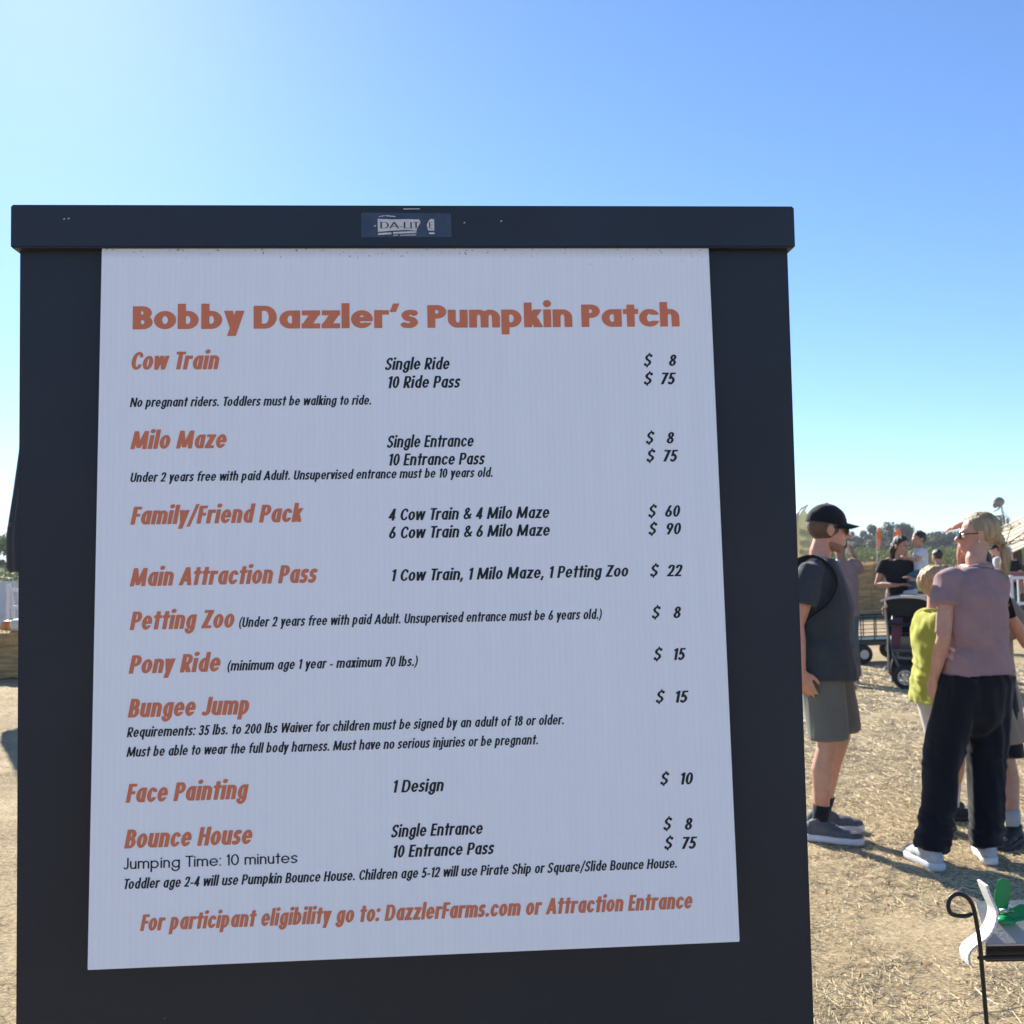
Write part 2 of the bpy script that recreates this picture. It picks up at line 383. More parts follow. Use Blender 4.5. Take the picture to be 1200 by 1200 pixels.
def contours(F):
    """closed outlines of the zero level of a field (marching squares, linked)."""
    f = F.f; pos = f > 0
    ny, nx = f.shape
    seg = {}
    def pt(e):
        d, j, i = e
        a = f[j, i]; b = f[j, i+1] if d == 0 else f[j+1, i]
        t = a/(a-b); t = min(max(t, .02), .98)
        return (F.x0+(i+(t if d == 0 else 0))*F.st, F.y0+(j+(t if d == 1 else 0))*F.st)
    c = pos[:-1, :-1]*1+pos[:-1, 1:]*2+pos[1:, 1:]*4+pos[1:, :-1]*8
    T = {1: [(3, 0)], 2: [(0, 1)], 3: [(3, 1)], 4: [(1, 2)], 5: [(3, 2), (1, 0)], 6: [(0, 2)], 7: [(3, 2)], 8: [(2, 3)], 9: [(2, 0)],
         10: [(0, 3), (2, 1)], 11: [(2, 1)], 12: [(1, 3)], 13: [(1, 0)], 14: [(0, 3)]}
    for j, i in zip(*np.nonzero((c > 0) & (c < 15))):
        ed = ((0, j, i), (1, j, i+1), (0, j+1, i), (1, j, i))
        for a, b in T[int(c[j, i])]: seg[ed[a]] = ed[b]
    loops = []
    while seg:
        s0, e = seg.popitem(); L = [s0]
        while e != s0:
            L.append(e); e = seg.pop(e)
        loops.append(np.array([pt(q) for q in L]))
    return loops

def simplify(P, tol):
    n = len(P); keep = np.zeros(n, bool)
    i0 = 0; i1 = int(np.argmax(((P-P[0])**2).sum(1))); keep[[i0, i1]] = True
    st = [(i0, i1), (i1, n)]
    while st:
        a, b = st.pop()
        if b-a < 2: continue
        A = P[a]; B = P[b % n]; d = B-A; L = np.hypot(*d)+1e-12
        q = P[a+1:b]; dist = np.abs((q[:, 0]-A[0])*d[1]-(q[:, 1]-A[1])*d[0])/L
        m = int(np.argmax(dist))
        if dist[m] > tol:
            keep[a+1+m] = True; st += [(a, a+1+m), (a+1+m, b)]
    return P[keep]

_glyphs = {}
def glyph(c, style):
    """outlines and width of one letter, cap height 1."""
    if (c, style) not in _glyphs:
        S = FONT[style]; F, W = draw(c, S)
        L = [] if c == ' ' else [simplify(q, .0045) for q in contours(F) if len(q) > 5]
        L = [np.column_stack([q[:, 0]+q[:, 1]*S['sl'], q[:, 1]]) for q in L if len(q) > 3]
        _glyphs[(c, style)] = (L, S['sp'] if c == ' ' else W)
    return _glyphs[(c, style)]
def layout(text, style):
    """[(outlines, x offset)], total width, in cap heights."""
    S = FONT[style]; x = 0; out = []
    kern = {'Tr': -.06, 'To': -.10, 'Ti': -.02, 'Fa': -.05, 'Fo': -.05, 'Wa': -.05, 'Pa': -.03, 'aw': -.03, 'AL': .02}
    for i, c in enumerate(text):
        L, W = glyph(c, style)
        out.append((L, x)); g = S['gap']
        if c in 'vwyAWkx' or (i+1 < len(text) and text[i+1] in 'vwyAWx'): g *= .35
        if c in 'rftT7': g *= .55
        if c == ' ' or (i+1 < len(text) and text[i+1] == ' '): g *= .5
        x += W+g+(kern.get(text[i:i+2], 0)*S['k'] if i+1 < len(text) else 0)
    return out, x-S['gap']
# ================================================================ ground
def ground_material():
    m = bpy.data.materials.new('straw_covered_earth'); m.use_nodes = True
    n = m.node_tree.nodes; l = m.node_tree.links; b = n['Principled BSDF']
    tc = n.new('ShaderNodeTexCoord')
    def nz(scale, detail=6, rough=.6, vec=None):
        t = n.new('ShaderNodeTexNoise'); t.inputs['Scale'].default_value = scale; t.inputs['Detail'].default_value = detail; t.inputs['Roughness'].default_value = rough
        l.new(vec or tc.outputs['Object'], t.inputs[0]); return t.outputs[0]
    def ramp(src, *st):
        r = n.new('ShaderNodeValToRGB'); e = r.color_ramp.elements
        while len(e) < len(st): e.new(.5)
        for q, (p, c) in zip(e, st): q.position = p; q.color = (*c, 1) if len(c) == 3 else c
        l.new(src, r.inputs[0]); return r.outputs[0]
    def mix(a, b_, f, mode='MIX'):
        x = n.new('ShaderNodeMix'); x.data_type = 'RGBA'; x.blend_type = mode
        if isinstance(f, float): x.inputs[0].default_value = f
        else: l.new(f, x.inputs[0])
        l.new(a, x.inputs[6]); l.new(b_, x.inputs[7]); return x.outputs[2]
    base = ramp(nz(1.3), (.30, (.30, .23, .14)), (.52, (.41, .325, .20)), (.72, (.49, .405, .265)))
    fine = ramp(nz(62, 8, .78), (.34, (.34, .31, .27)), (.47, (.92, .92, .92)), (.60, (1.45, 1.42, 1.34)))
    c = mix(base, fine, .9, 'MULTIPLY')
    fib = []
    for k, (ang, sc) in enumerate(((.3, 1), (1.5, 1.15), (2.4, .9))):       # crossing straw fibres
        mp = n.new('ShaderNodeMapping'); mp.inputs['Rotation'].default_value = (0, 0, ang); mp.inputs['Scale'].default_value = (24*sc, 250*sc, 30)
        mp.inputs['Location'].default_value = (k*3.1, 0, 0); l.new(tc.outputs['Object'], mp.inputs[0])
        fib.append(nz(1.0, 3, .5, mp.outputs[0]))
    mx = n.new('ShaderNodeMath'); mx.operation = 'MAXIMUM'; l.new(fib[0], mx.inputs[0]); l.new(fib[1], mx.inputs[1])
    m2 = n.new('ShaderNodeMath'); m2.operation = 'MAXIMUM'; l.new(mx.outputs[0], m2.inputs[0]); l.new(fib[2], m2.inputs[1])
    c = mix(c, ramp(m2.outputs[0], (.52, (.62, .58, .52)), (.64, (1, 1, 1)), (.74, (1.3, 1.27, 1.2))), .6, 'MULTIPLY')
    l.new(c, b.inputs['Base Color']); b.inputs['Roughness'].default_value = .95; b.inputs['Specular IOR Level'].default_value = .15
    bp = n.new('ShaderNodeBump'); bp.inputs['Strength'].default_value = .65; bp.inputs['Distance'].default_value = .02
    ad = n.new('ShaderNodeMath'); ad.operation = 'ADD'; l.new(nz(45, 7, .7), ad.inputs[0]); l.new(m2.outputs[0], ad.inputs[1]); l.new(ad.outputs[0], bp.inputs['Height'])
    l.new(bp.outputs[0], b.inputs['Normal'])
    return m
GROUND = ground_material()
xs = np.concatenate([[-3000, -800, -250, -100, -45], np.arange(-22, -9, 1.0), np.arange(-9, -1.5, .22), np.arange(-1.5, .4, .12), np.arange(.4, 5.2, .035), np.arange(5.2, 9, .12), np.arange(9, 24, 1.0), [45, 100, 250, 800, 3000]])
ys = np.concatenate([[-3000, -300, -60, -20], np.arange(-8, 2, .5), np.arange(2, 3, .1), np.arange(3, 8.5, .035), np.arange(8.5, 16, .08), np.arange(16, 34, .6), [45, 60, 80, 110, 160, 240, 400, 900, 3000]])
def ground_h(x, y):
    d = math.hypot(x, y)
    if d > 40: return 0.0
    k = .5 if d > 16 else 1
    return k*(.012*noise.noise((x*1.1, y*1.1, 0))+.011*noise.noise((x*5, y*5, 3))+.010*noise.noise((x*13, y*13, 7)))-.004
GX, GY = np.meshgrid(xs, ys)
V = [(float(x), float(y), ground_h(float(x), float(y))) for x, y in zip(GX.ravel(), GY.ravel())]
nx_, ny_ = len(xs), len(ys)
F = [(j*nx_+i, j*nx_+i+1, (j+1)*nx_+i+1, (j+1)*nx_+i) for j in range(ny_-1) for i in range(nx_-1)]
me = bpy.data.meshes.new('ground'); me.from_pydata(V, [], F); me.update()
tag(link('ground', me, GROUND, smooth=True), kind='structure')

# loose straw lying on the earth: nobody could count it
def straw_scatter():
    V = []; F = []
    r = random.Random(3)
    def one(x, y, L, w, a, tilt, z0):
        dx, dy = math.cos(a), math.sin(a); o = len(V); c = r.uniform(-.25, .25)
        for k in range(3):
            t = (k-1)*.5*L; px = x+dx*t-dy*c*L*(.25-(t/L)**2); py = y+dy*t+dx*c*L*(.25-(t/L)**2)
            z = z0+max(0, t*tilt)+.003
            ww = w*(1 if k == 1 else .7)
            V.append((px-dy*ww, py+dx*ww, z)); V.append((px+dy*ww, py-dx*ww, z)); V.append((px, py, z+ww*1.3))
        for k in (0, 3): 
            F.extend([(o+k, o+k+1, o+k+4, o+k+3), (o+k+1, o+k+2, o+k+5, o+k+4), (o+k+2, o+k, o+k+3, o+k+5)])
    for i in range(80000):
        y = 3.0+ (r.random()**1.6)*11
        if r.random() < .86: x = y*r.uniform(.24, .60)
        else: x = y*r.uniform(-.62, .24)
        if noise.noise((x*1.1, y*1.1, 5))+.6*noise.noise((x*3.5, y*3.5, 9)) < r.uniform(-.75, .25): continue
        far = y/4
        L = min(r.lognormvariate(-3.7, .6), .11)*max(1, far*.75); w = r.uniform(.0006, .0015)*max(1, far*.8)
        if r.random() < .0012: L = r.uniform(.12, .22); w = .003
        one(x, y, L, w, r.uniform(0, math.pi)+.3*math.sin(x*3), r.uniform(0, .35), ground_h(x, y))
    me = bpy.data.meshes.new('loose_straw'); me.from_pydata(V, [], F); me.update()
    o = link('loose_straw', me, mat('pale_straw', (.62, .51, .31), .7, .12, 9, 0, island=.42, spec=.25))
    tag(o, 'scattered pale straw lying loose all over the bare ground', 'straw', kind='stuff')
straw_scatter()

# ================================================================ far field: pumpkin vines, corn, tree line
LEAF = {k: mat('leaf_'+k, c, .6, .25, .5, 0, island=.35, trans=.25, spec=.3) for k, c in
        dict(oak=(.050, .075, .030), dark=(.038, .060, .030), olive=(.070, .088, .038), bright=(.10, .16, .035)).items()}
BARK = mat('bark', (.09, .07, .05), .9, .3, 8, .5, 20)
CORN = mat('corn_leaf', (.15, .19, .045), .55, .3, .4, 0, island=.4, trans=.3)
def corn():
    r = random.Random(11); V = []; F = []
    def blade(x, y, z, a, L, up, w):
        o = len(V); dx, dy = math.cos(a), math.sin(a)
        for k, (t, zz) in enumerate(((0, 0), (.5, up*.8), (1, up*.25))):
            ww = w*(1, .9, .1)[k]
            V.append((x+dx*L*t-dy*ww, y+dy*L*t+dx*ww, z+zz)); V.append((x+dx*L*t+dy*ww, y+dy*L*t-dx*ww, z+zz))
        F.extend([(o, o+1, o+3, o+2), (o+2, o+3, o+5, o+4)])
    def stalk(x, y, H):
        o = len(V)
        for z, w in ((0, .02), (H, .012)):
            for k in range(3): V.append((x+w*math.cos(k*2.1), y+w*math.sin(k*2.1), z))
        F.extend([(o, o+1, o+4, o+3), (o+1, o+2, o+5, o+4), (o+2, o, o+3, o+5)])
        a = r.uniform(0, 6.28)
        for k in range(9): blade(x, y, H*(.18+.09*k), a+k*3.0+r.uniform(-.5, .5), r.uniform(.45, .75), r.uniform(.15, .4), .045)
        for k in range(4): blade(x, y, H*.97, r.uniform(0, 6.28), .12, .28, .02)
    for row in range(6):
        y = 80+row*.8
        for x0, x1, st in ((-66, -30, .42), (20, 52, .34)):
            x = x0+row*.1
            while x < x1:
                stalk(x+r.uniform(-.06, .06), y+r.uniform(-.06, .06)+x*.03, r.uniform(1.75, 2.25)); x += st*r.uniform(.7, 1.3)
    me = bpy.data.meshes.new('corn_field'); me.from_pydata(V, [], F); me.update()
    tag(link('corn_field', me, CORN), 'long band of tall green corn growing in front of the trees', 'corn', kind='stuff')
    V.clear(); F.clear()
    for i in range(5200):
        y = r.uniform(38, 78); x = r.choice([1, 1, -1])*y*r.uniform(.26, .60)
        blade(x, y, .02, r.uniform(0, 6.28), r.uniform(.2, .5), r.uniform(.15, .5), .09)
    me = bpy.data.meshes.new('low_vines'); me.from_pydata(list(V), [], list(F)); me.update()
    tag(link('low_vines', me, mat('vine_leaf', (.17, .19, .085), .7, .3, .3, 0, island=.4, trans=.2)), 'low grey-green crop vines spread over the field in front of the corn', 'vines', kind='stuff')
corn()

def tree_meshes(seed, H, W, leaf, trunk_h, n):
    """trunk with limbs, and a crown of leaf sprays massed in uneven clumps"""
    r = random.Random(seed); T = MB(); tips = []
    T.tube([(0, 0, -.1), (.05, 0, trunk_h*.6), (.0, .08, trunk_h*1.4), (.1, .1, H*.75)], [.30*H/9, .22*H/9, .17*H/9, .05], 8)
    for k in range(8):
        a = k*2.4+r.uniform(-.4, .4); z = trunk_h*r.uniform(.75, 1.5); L = W*r.uniform(.28, .46)
        p = (math.cos(a)*L, math.sin(a)*L, z+L*r.uniform(.5, 1.1))
        T.tube([(0, 0, z), (p[0]*.5, p[1]*.5, z+(p[2]-z)*.4), p], [.10*H/9, .07*H/9, .03], 6); tips.append(p)
    C = []
    for k in range(34):
        a = r.uniform(0, 6.28); q = math.sqrt(r.random())*W*.5; z = r.uniform(trunk_h*.75, H*.95)
        lim = W*.5*math.sqrt(max(.05, 1-((z-H*.52)/(H*.52))**2)); q = min(q, lim)
        C.append((Vector((math.cos(a)*q, math.sin(a)*q, z)), r.uniform(.10, .19)*W))
    V = []; F = []
    for i in range(n):
        c, rad = r.choice(C); d = Vector((r.gauss(0, 1), r.gauss(0, 1), r.gauss(0, .8))).normalized()*rad*r.uniform(.55, 1.08)
        p = c+d; s = r.uniform(.10, .24)*W/7; nrm = (d.normalized()+Vector((r.gauss(0, .5), r.gauss(0, .5), r.gauss(.3, .5)))).normalized()
        x = nrm.orthogonal().normalized(); x.rotate(Matrix.Rotation(r.uniform(0, 6.28), 3, nrm)); y = nrm.cross(x)
        o = len(V)
        for ax, ay in ((-1, -.1), (-.2, -.6), (1, 0), (-.1, .6)): V.append(tuple(p+x*ax*s*1.3+y*ay*s*1.3))
        F.append((o, o+1, o+2, o+3))
    me = bpy.data.meshes.new('crown'); me.from_pydata(V, [], F); me.update(); me.materials.append(leaf)
    tm = T.mesh('trunk'); tm.materials.append(BARK); tm.polygons.foreach_set('use_smooth', [True]*len(tm.polygons))
    return tm, me
TREES = {'oak': tree_meshes(1, 9.0, 10.5, LEAF['oak'], 1.5, 8200), 'dark': tree_meshes(2, 8.2, 9.6, LEAF['dark'], 1.2, 8200),
         'olive': tree_meshes(3, 7.0, 9.4, LEAF['olive'], .9, 7600), 'bright': tree_meshes(4, 6.0, 6.5, LEAF['bright'], 1.2, 4200)}
def tree(kind, x, y, s, rz, label, group=None):
    t = thing('broadleaf_tree', label, 'tree', (x, y, 0), rz, group); t.scale = (s, s, s*rnd.uniform(.94, 1.06))
    for nm, me in zip(('trunk', 'crown'), TREES[kind]):
        o = bpy.data.objects.new(nm, me); COL.objects.link(o); o.parent = t
    return t
tl = {'oak': 'dark green round-crowned tree in the distant row behind the corn', 'dark': 'blackish green dense tree in the distant row behind the corn', 'olive': 'lower olive green tree in the distant row behind the corn'}
r = random.Random(21)
hgt = lambda x: .82*(1.0 if 64 < x < 78 else .82 if x < 62 else .93)
x = 46.0; k = 0
while x < 132:
    kind = ('oak', 'dark', 'oak', 'olive', 'dark')[k % 5]
    tree(kind, x, 200+r.uniform(-6, 10), hgt(x)*r.uniform(.88, 1.08), r.uniform(0, 6.28), tl[kind], kind+' trees of the distant row')
    x += r.uniform(3.0, 4.6); k += 1
x = 44.0
while x < 134:
    kind = ('dark', 'olive', 'oak')[k % 3]; tree(kind, x, 214+r.uniform(-4, 8), hgt(x)*r.uniform(.85, 1.0), r.uniform(0, 6.28), tl[kind], kind+' trees of the distant row'); x += r.uniform(4.5, 6.0); k += 1
x = 45.0
while x < 132:
    tree('olive', x, 193+r.uniform(-3, 3), r.uniform(.50, .66), r.uniform(0, 6.28), tl['olive'], 'olive trees of the distant row'); x += r.uniform(3.0, 4.4)
for x in range(-90, 46, 13):
    kind = ('oak', 'dark', 'olive')[k % 3]; k += 1
    tree(kind, x+r.uniform(-3, 3), 205+r.uniform(-5, 10), r.uniform(.75, .95), r.uniform(0, 6.28), tl[kind], kind+' trees of the distant row')
x = -66
for k, x in enumerate((-62, -57, -53.5, -49.5, -45)):
    tree('bright', x, 104+r.uniform(-3, 3), r.uniform(.8, .95), r.uniform(0, 6.28), 'fresh green leafy tree far off at the left edge beyond the pale fence', 'green trees at the left edge')
# ================================================================ the price sign
def sign_black(name, base, rough):
    m = mat(name, base, rough, .22, 2.2, .06, 240, spec=.36)
    n = m.node_tree.nodes; l = m.node_tree.links; b = n['Principled BSDF']
    src = b.inputs['Base Color'].links[0].from_socket                     # dust specks and chipped paint
    tc = n.new('ShaderNodeTexCoord'); v = n.new('ShaderNodeTexVoronoi'); v.inputs['Scale'].default_value = 26; l.new(tc.outputs['Object'], v.inputs[0])
    lt = n.new('ShaderNodeMath'); lt.operation = 'LESS_THAN'; lt.inputs[1].default_value = .045; l.new(v.outputs['Distance'], lt.inputs[0])
    sp = n.new('ShaderNodeSeparateColor'); l.new(v.outputs['Color'], sp.inputs[0])
    g = n.new('ShaderNodeMath'); g.operation = 'GREATER_THAN'; g.inputs[1].default_value = .93; l.new(sp.outputs[0], g.inputs[0])
    mu = n.new('ShaderNodeMath'); mu.operation = 'MULTIPLY'; l.new(lt.outputs[0], mu.inputs[0]); l.new(g.outputs[0], mu.inputs[1])
    x = n.new('ShaderNodeMix'); x.data_type = 'RGBA'; x.inputs[7].default_value = (.5, .5, .5, 1); l.new(mu.outputs[0], x.inputs[0]); l.new(src, x.inputs[6]); l.new(x.outputs[2], b.inputs['Base Color'])
    nz = n.new('ShaderNodeTexNoise'); nz.inputs['Scale'].default_value = 5; nz.inputs['Detail'].default_value = 6; l.new(tc.outputs['Object'], nz.inputs[0])
    r = n.new('ShaderNodeMapRange'); r.inputs[3].default_value = rough-.12; r.inputs[4].default_value = rough+.14; l.new(nz.outputs[0], r.inputs[0]); l.new(r.outputs[0], b.inputs['Roughness'])
    return m
BOARD = sign_black('black_board', (.015, .020, .031), .5); CASE = sign_black('black_metal_case', (.019, .025, .038), .42)
def coroplast():
    m = bpy.data.materials.new('white_fluted_plastic'); m.use_nodes = True
    n = m.node_tree.nodes; l = m.node_tree.links; b = n['Principled BSDF']
    tc = n.new('ShaderNodeTexCoord'); sx = n.new('ShaderNodeSeparateXYZ'); l.new(tc.outputs['Object'], sx.inputs[0])
    def wave(period, lo, hi):
        w = n.new('ShaderNodeMath'); w.operation = 'MULTIPLY'; w.inputs[1].default_value = 2*math.pi/period; l.new(sx.outputs[0], w.inputs[0])
        s = n.new('ShaderNodeMath'); s.operation = 'SINE'; l.new(w.outputs[0], s.inputs[0])
        r = n.new('ShaderNodeMapRange'); r.inputs[1].default_value = -1; r.inputs[3].default_value = lo; r.inputs[4].default_value = hi; l.new(s.outputs[0], r.inputs[0]); return r.outputs[0]
    mp = n.new('ShaderNodeMapping'); mp.inputs['Scale'].default_value = (26, 1.2, 1); l.new(tc.outputs['Object'], mp.inputs[0])
    nz = n.new('ShaderNodeTexNoise'); nz.inputs['Scale'].default_value = 2; nz.inputs['Detail'].default_value = 3; l.new(mp.outputs[0], nz.inputs[0])
    r = n.new('ShaderNodeMapRange'); r.inputs[3].default_value = .97; r.inputs[4].default_value = 1.03; l.new(nz.outputs[0], r.inputs[0])
    a = n.new('ShaderNodeMath'); a.operation = 'MULTIPLY'; l.new(wave(.0082, .975, 1.0), a.inputs[0]); l.new(r.outputs[0], a.inputs[1])
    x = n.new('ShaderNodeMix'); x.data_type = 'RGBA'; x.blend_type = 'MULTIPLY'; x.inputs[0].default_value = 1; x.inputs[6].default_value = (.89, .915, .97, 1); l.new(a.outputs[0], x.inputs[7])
    # grime and gnats caught along the top edge
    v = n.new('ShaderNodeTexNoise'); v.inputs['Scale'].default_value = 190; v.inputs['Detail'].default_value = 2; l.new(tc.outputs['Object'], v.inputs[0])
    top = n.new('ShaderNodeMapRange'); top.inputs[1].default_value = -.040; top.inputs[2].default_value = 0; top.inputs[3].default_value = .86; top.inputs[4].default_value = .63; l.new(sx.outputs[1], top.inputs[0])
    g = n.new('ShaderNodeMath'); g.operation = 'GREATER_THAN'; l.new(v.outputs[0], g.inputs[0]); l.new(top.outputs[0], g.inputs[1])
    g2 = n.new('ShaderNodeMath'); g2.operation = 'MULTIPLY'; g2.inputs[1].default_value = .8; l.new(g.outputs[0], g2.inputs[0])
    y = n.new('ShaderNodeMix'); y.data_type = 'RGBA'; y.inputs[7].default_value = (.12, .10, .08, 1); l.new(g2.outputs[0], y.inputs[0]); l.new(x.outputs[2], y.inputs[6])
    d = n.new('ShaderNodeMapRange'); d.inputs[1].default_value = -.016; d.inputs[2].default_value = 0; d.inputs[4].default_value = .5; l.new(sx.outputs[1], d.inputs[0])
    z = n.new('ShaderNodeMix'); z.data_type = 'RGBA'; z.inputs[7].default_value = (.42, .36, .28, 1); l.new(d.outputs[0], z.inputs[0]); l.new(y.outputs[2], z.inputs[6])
    l.new(z.outputs[2], b.inputs['Base Color'])
    b.inputs['Roughness'].default_value = .42; b.inputs['Specular IOR Level'].default_value = .4
    bp = n.new('ShaderNodeBump'); bp.inputs['Strength'].default_value = .25; bp.inputs['Distance'].default_value = .0006; l.new(wave(.0082, 0, 1), bp.inputs['Height']); l.new(bp.outputs[0], b.inputs['Normal'])
    return m
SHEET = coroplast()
RUST = mat('rust_orange_print', (.68, .20, .10), .5, .05, 30, 0, spec=.35)
INK = mat('black_print', (.010, .011, .014), .5, .05, 30, 0, spec=.35)
WHITEP = mat('white_print', (.62, .63, .64), .6, .15, 200, 0)

def lettering(text, style, u0, u1, base, cap, material, parent, M):
    """one line of print as real, hair-thin raised shapes on the surface with frame M"""
    G, tot = layout(text, style); k = (u1-u0)/tot; V = []; Fc = []
    for loops, x in G:
        if not loops: continue
        pts = [p for q in loops for p in q]; o = len(V)
        V += [tuple(M @ Vector((u0+(p[0]+x)*k, base+p[1]*cap, .0004))) for p in pts]
        st_ = np.cumsum([0]+[len(q) for q in loops])
        area = [float(np.sum(q[:, 0]*np.roll(q[:, 1], -1)-q[:, 1]*np.roll(q[:, 0], -1)))/2 for q in loops]
        sg_ = 1 if area[int(np.argmax(np.abs(area)))] > 0 else -1
        outer = [i for i, a in enumerate(area) if a*sg_ > 0]
        for i in outer:                                       # each island with the holes inside it
            lo, hi = loops[i].min(0), loops[i].max(0)
            ids = [i]+[k for k, a in enumerate(area) if a*sg_ < 0 and (loops[k].min(0) > lo).all() and (loops[k].max(0) < hi).all()]
            mp_ = [st_[k]+j for k in ids for j in range(len(loops[k]))]
            for t in geometry.tessellate_polygon([[Vector((p[0], p[1], 0)) for p in loops[k]] for k in ids]):
                t = [mp_[j] for j in t]; a, b, c = [pts[j] for j in t]
                if (b[0]-a[0])*(c[1]-a[1])-(b[1]-a[1])*(c[0]-a[0]) < 0: t = t[::-1]
                Fc.append(tuple(o+int(j) for j in t))
    me = bpy.data.meshes.new('lettering'); me.from_pydata(V, [], Fc); me.update()
    return link('lettering', me, material, parent)

sign = thing('price_sign', 'big black board with a white printed price sheet listing attractions in rust and black', 'sign', (0, 1.5, 0), .0626)
b = MB(); b.box((-.1395, .011, 1.34), (1.131, .022, 1.20)); b.build('board', BOARD, sign, bevel=.003)
b = MB(); b.box((-.1395, .034, 1.9680), (1.1435, .100, .063)); case = b.build('top_case', CASE, sign, bevel=.0022)
for x in (-.58, .30):
    b = MB(); b.box((x, .052, .62), (.05, .05, 1.16)); b.box((x, .03, .03), (.06, .70, .06)); b.build('stand_leg', CASE, sign, bevel=.004)
TI = .05392
MS = Matrix(((1, 0, 0, 0), (0, math.sin(TI), -math.cos(TI), 0), (0, math.cos(TI), math.sin(TI), 0), (0, 0, 0, 1)))
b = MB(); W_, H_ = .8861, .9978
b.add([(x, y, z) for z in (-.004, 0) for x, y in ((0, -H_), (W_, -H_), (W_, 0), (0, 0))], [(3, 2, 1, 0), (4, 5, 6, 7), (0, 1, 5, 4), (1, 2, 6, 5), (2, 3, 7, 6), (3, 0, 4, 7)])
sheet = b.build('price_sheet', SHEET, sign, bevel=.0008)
sheet.matrix_local = Matrix.Translation((-.58476, -.012, 1.9368)) @ MS
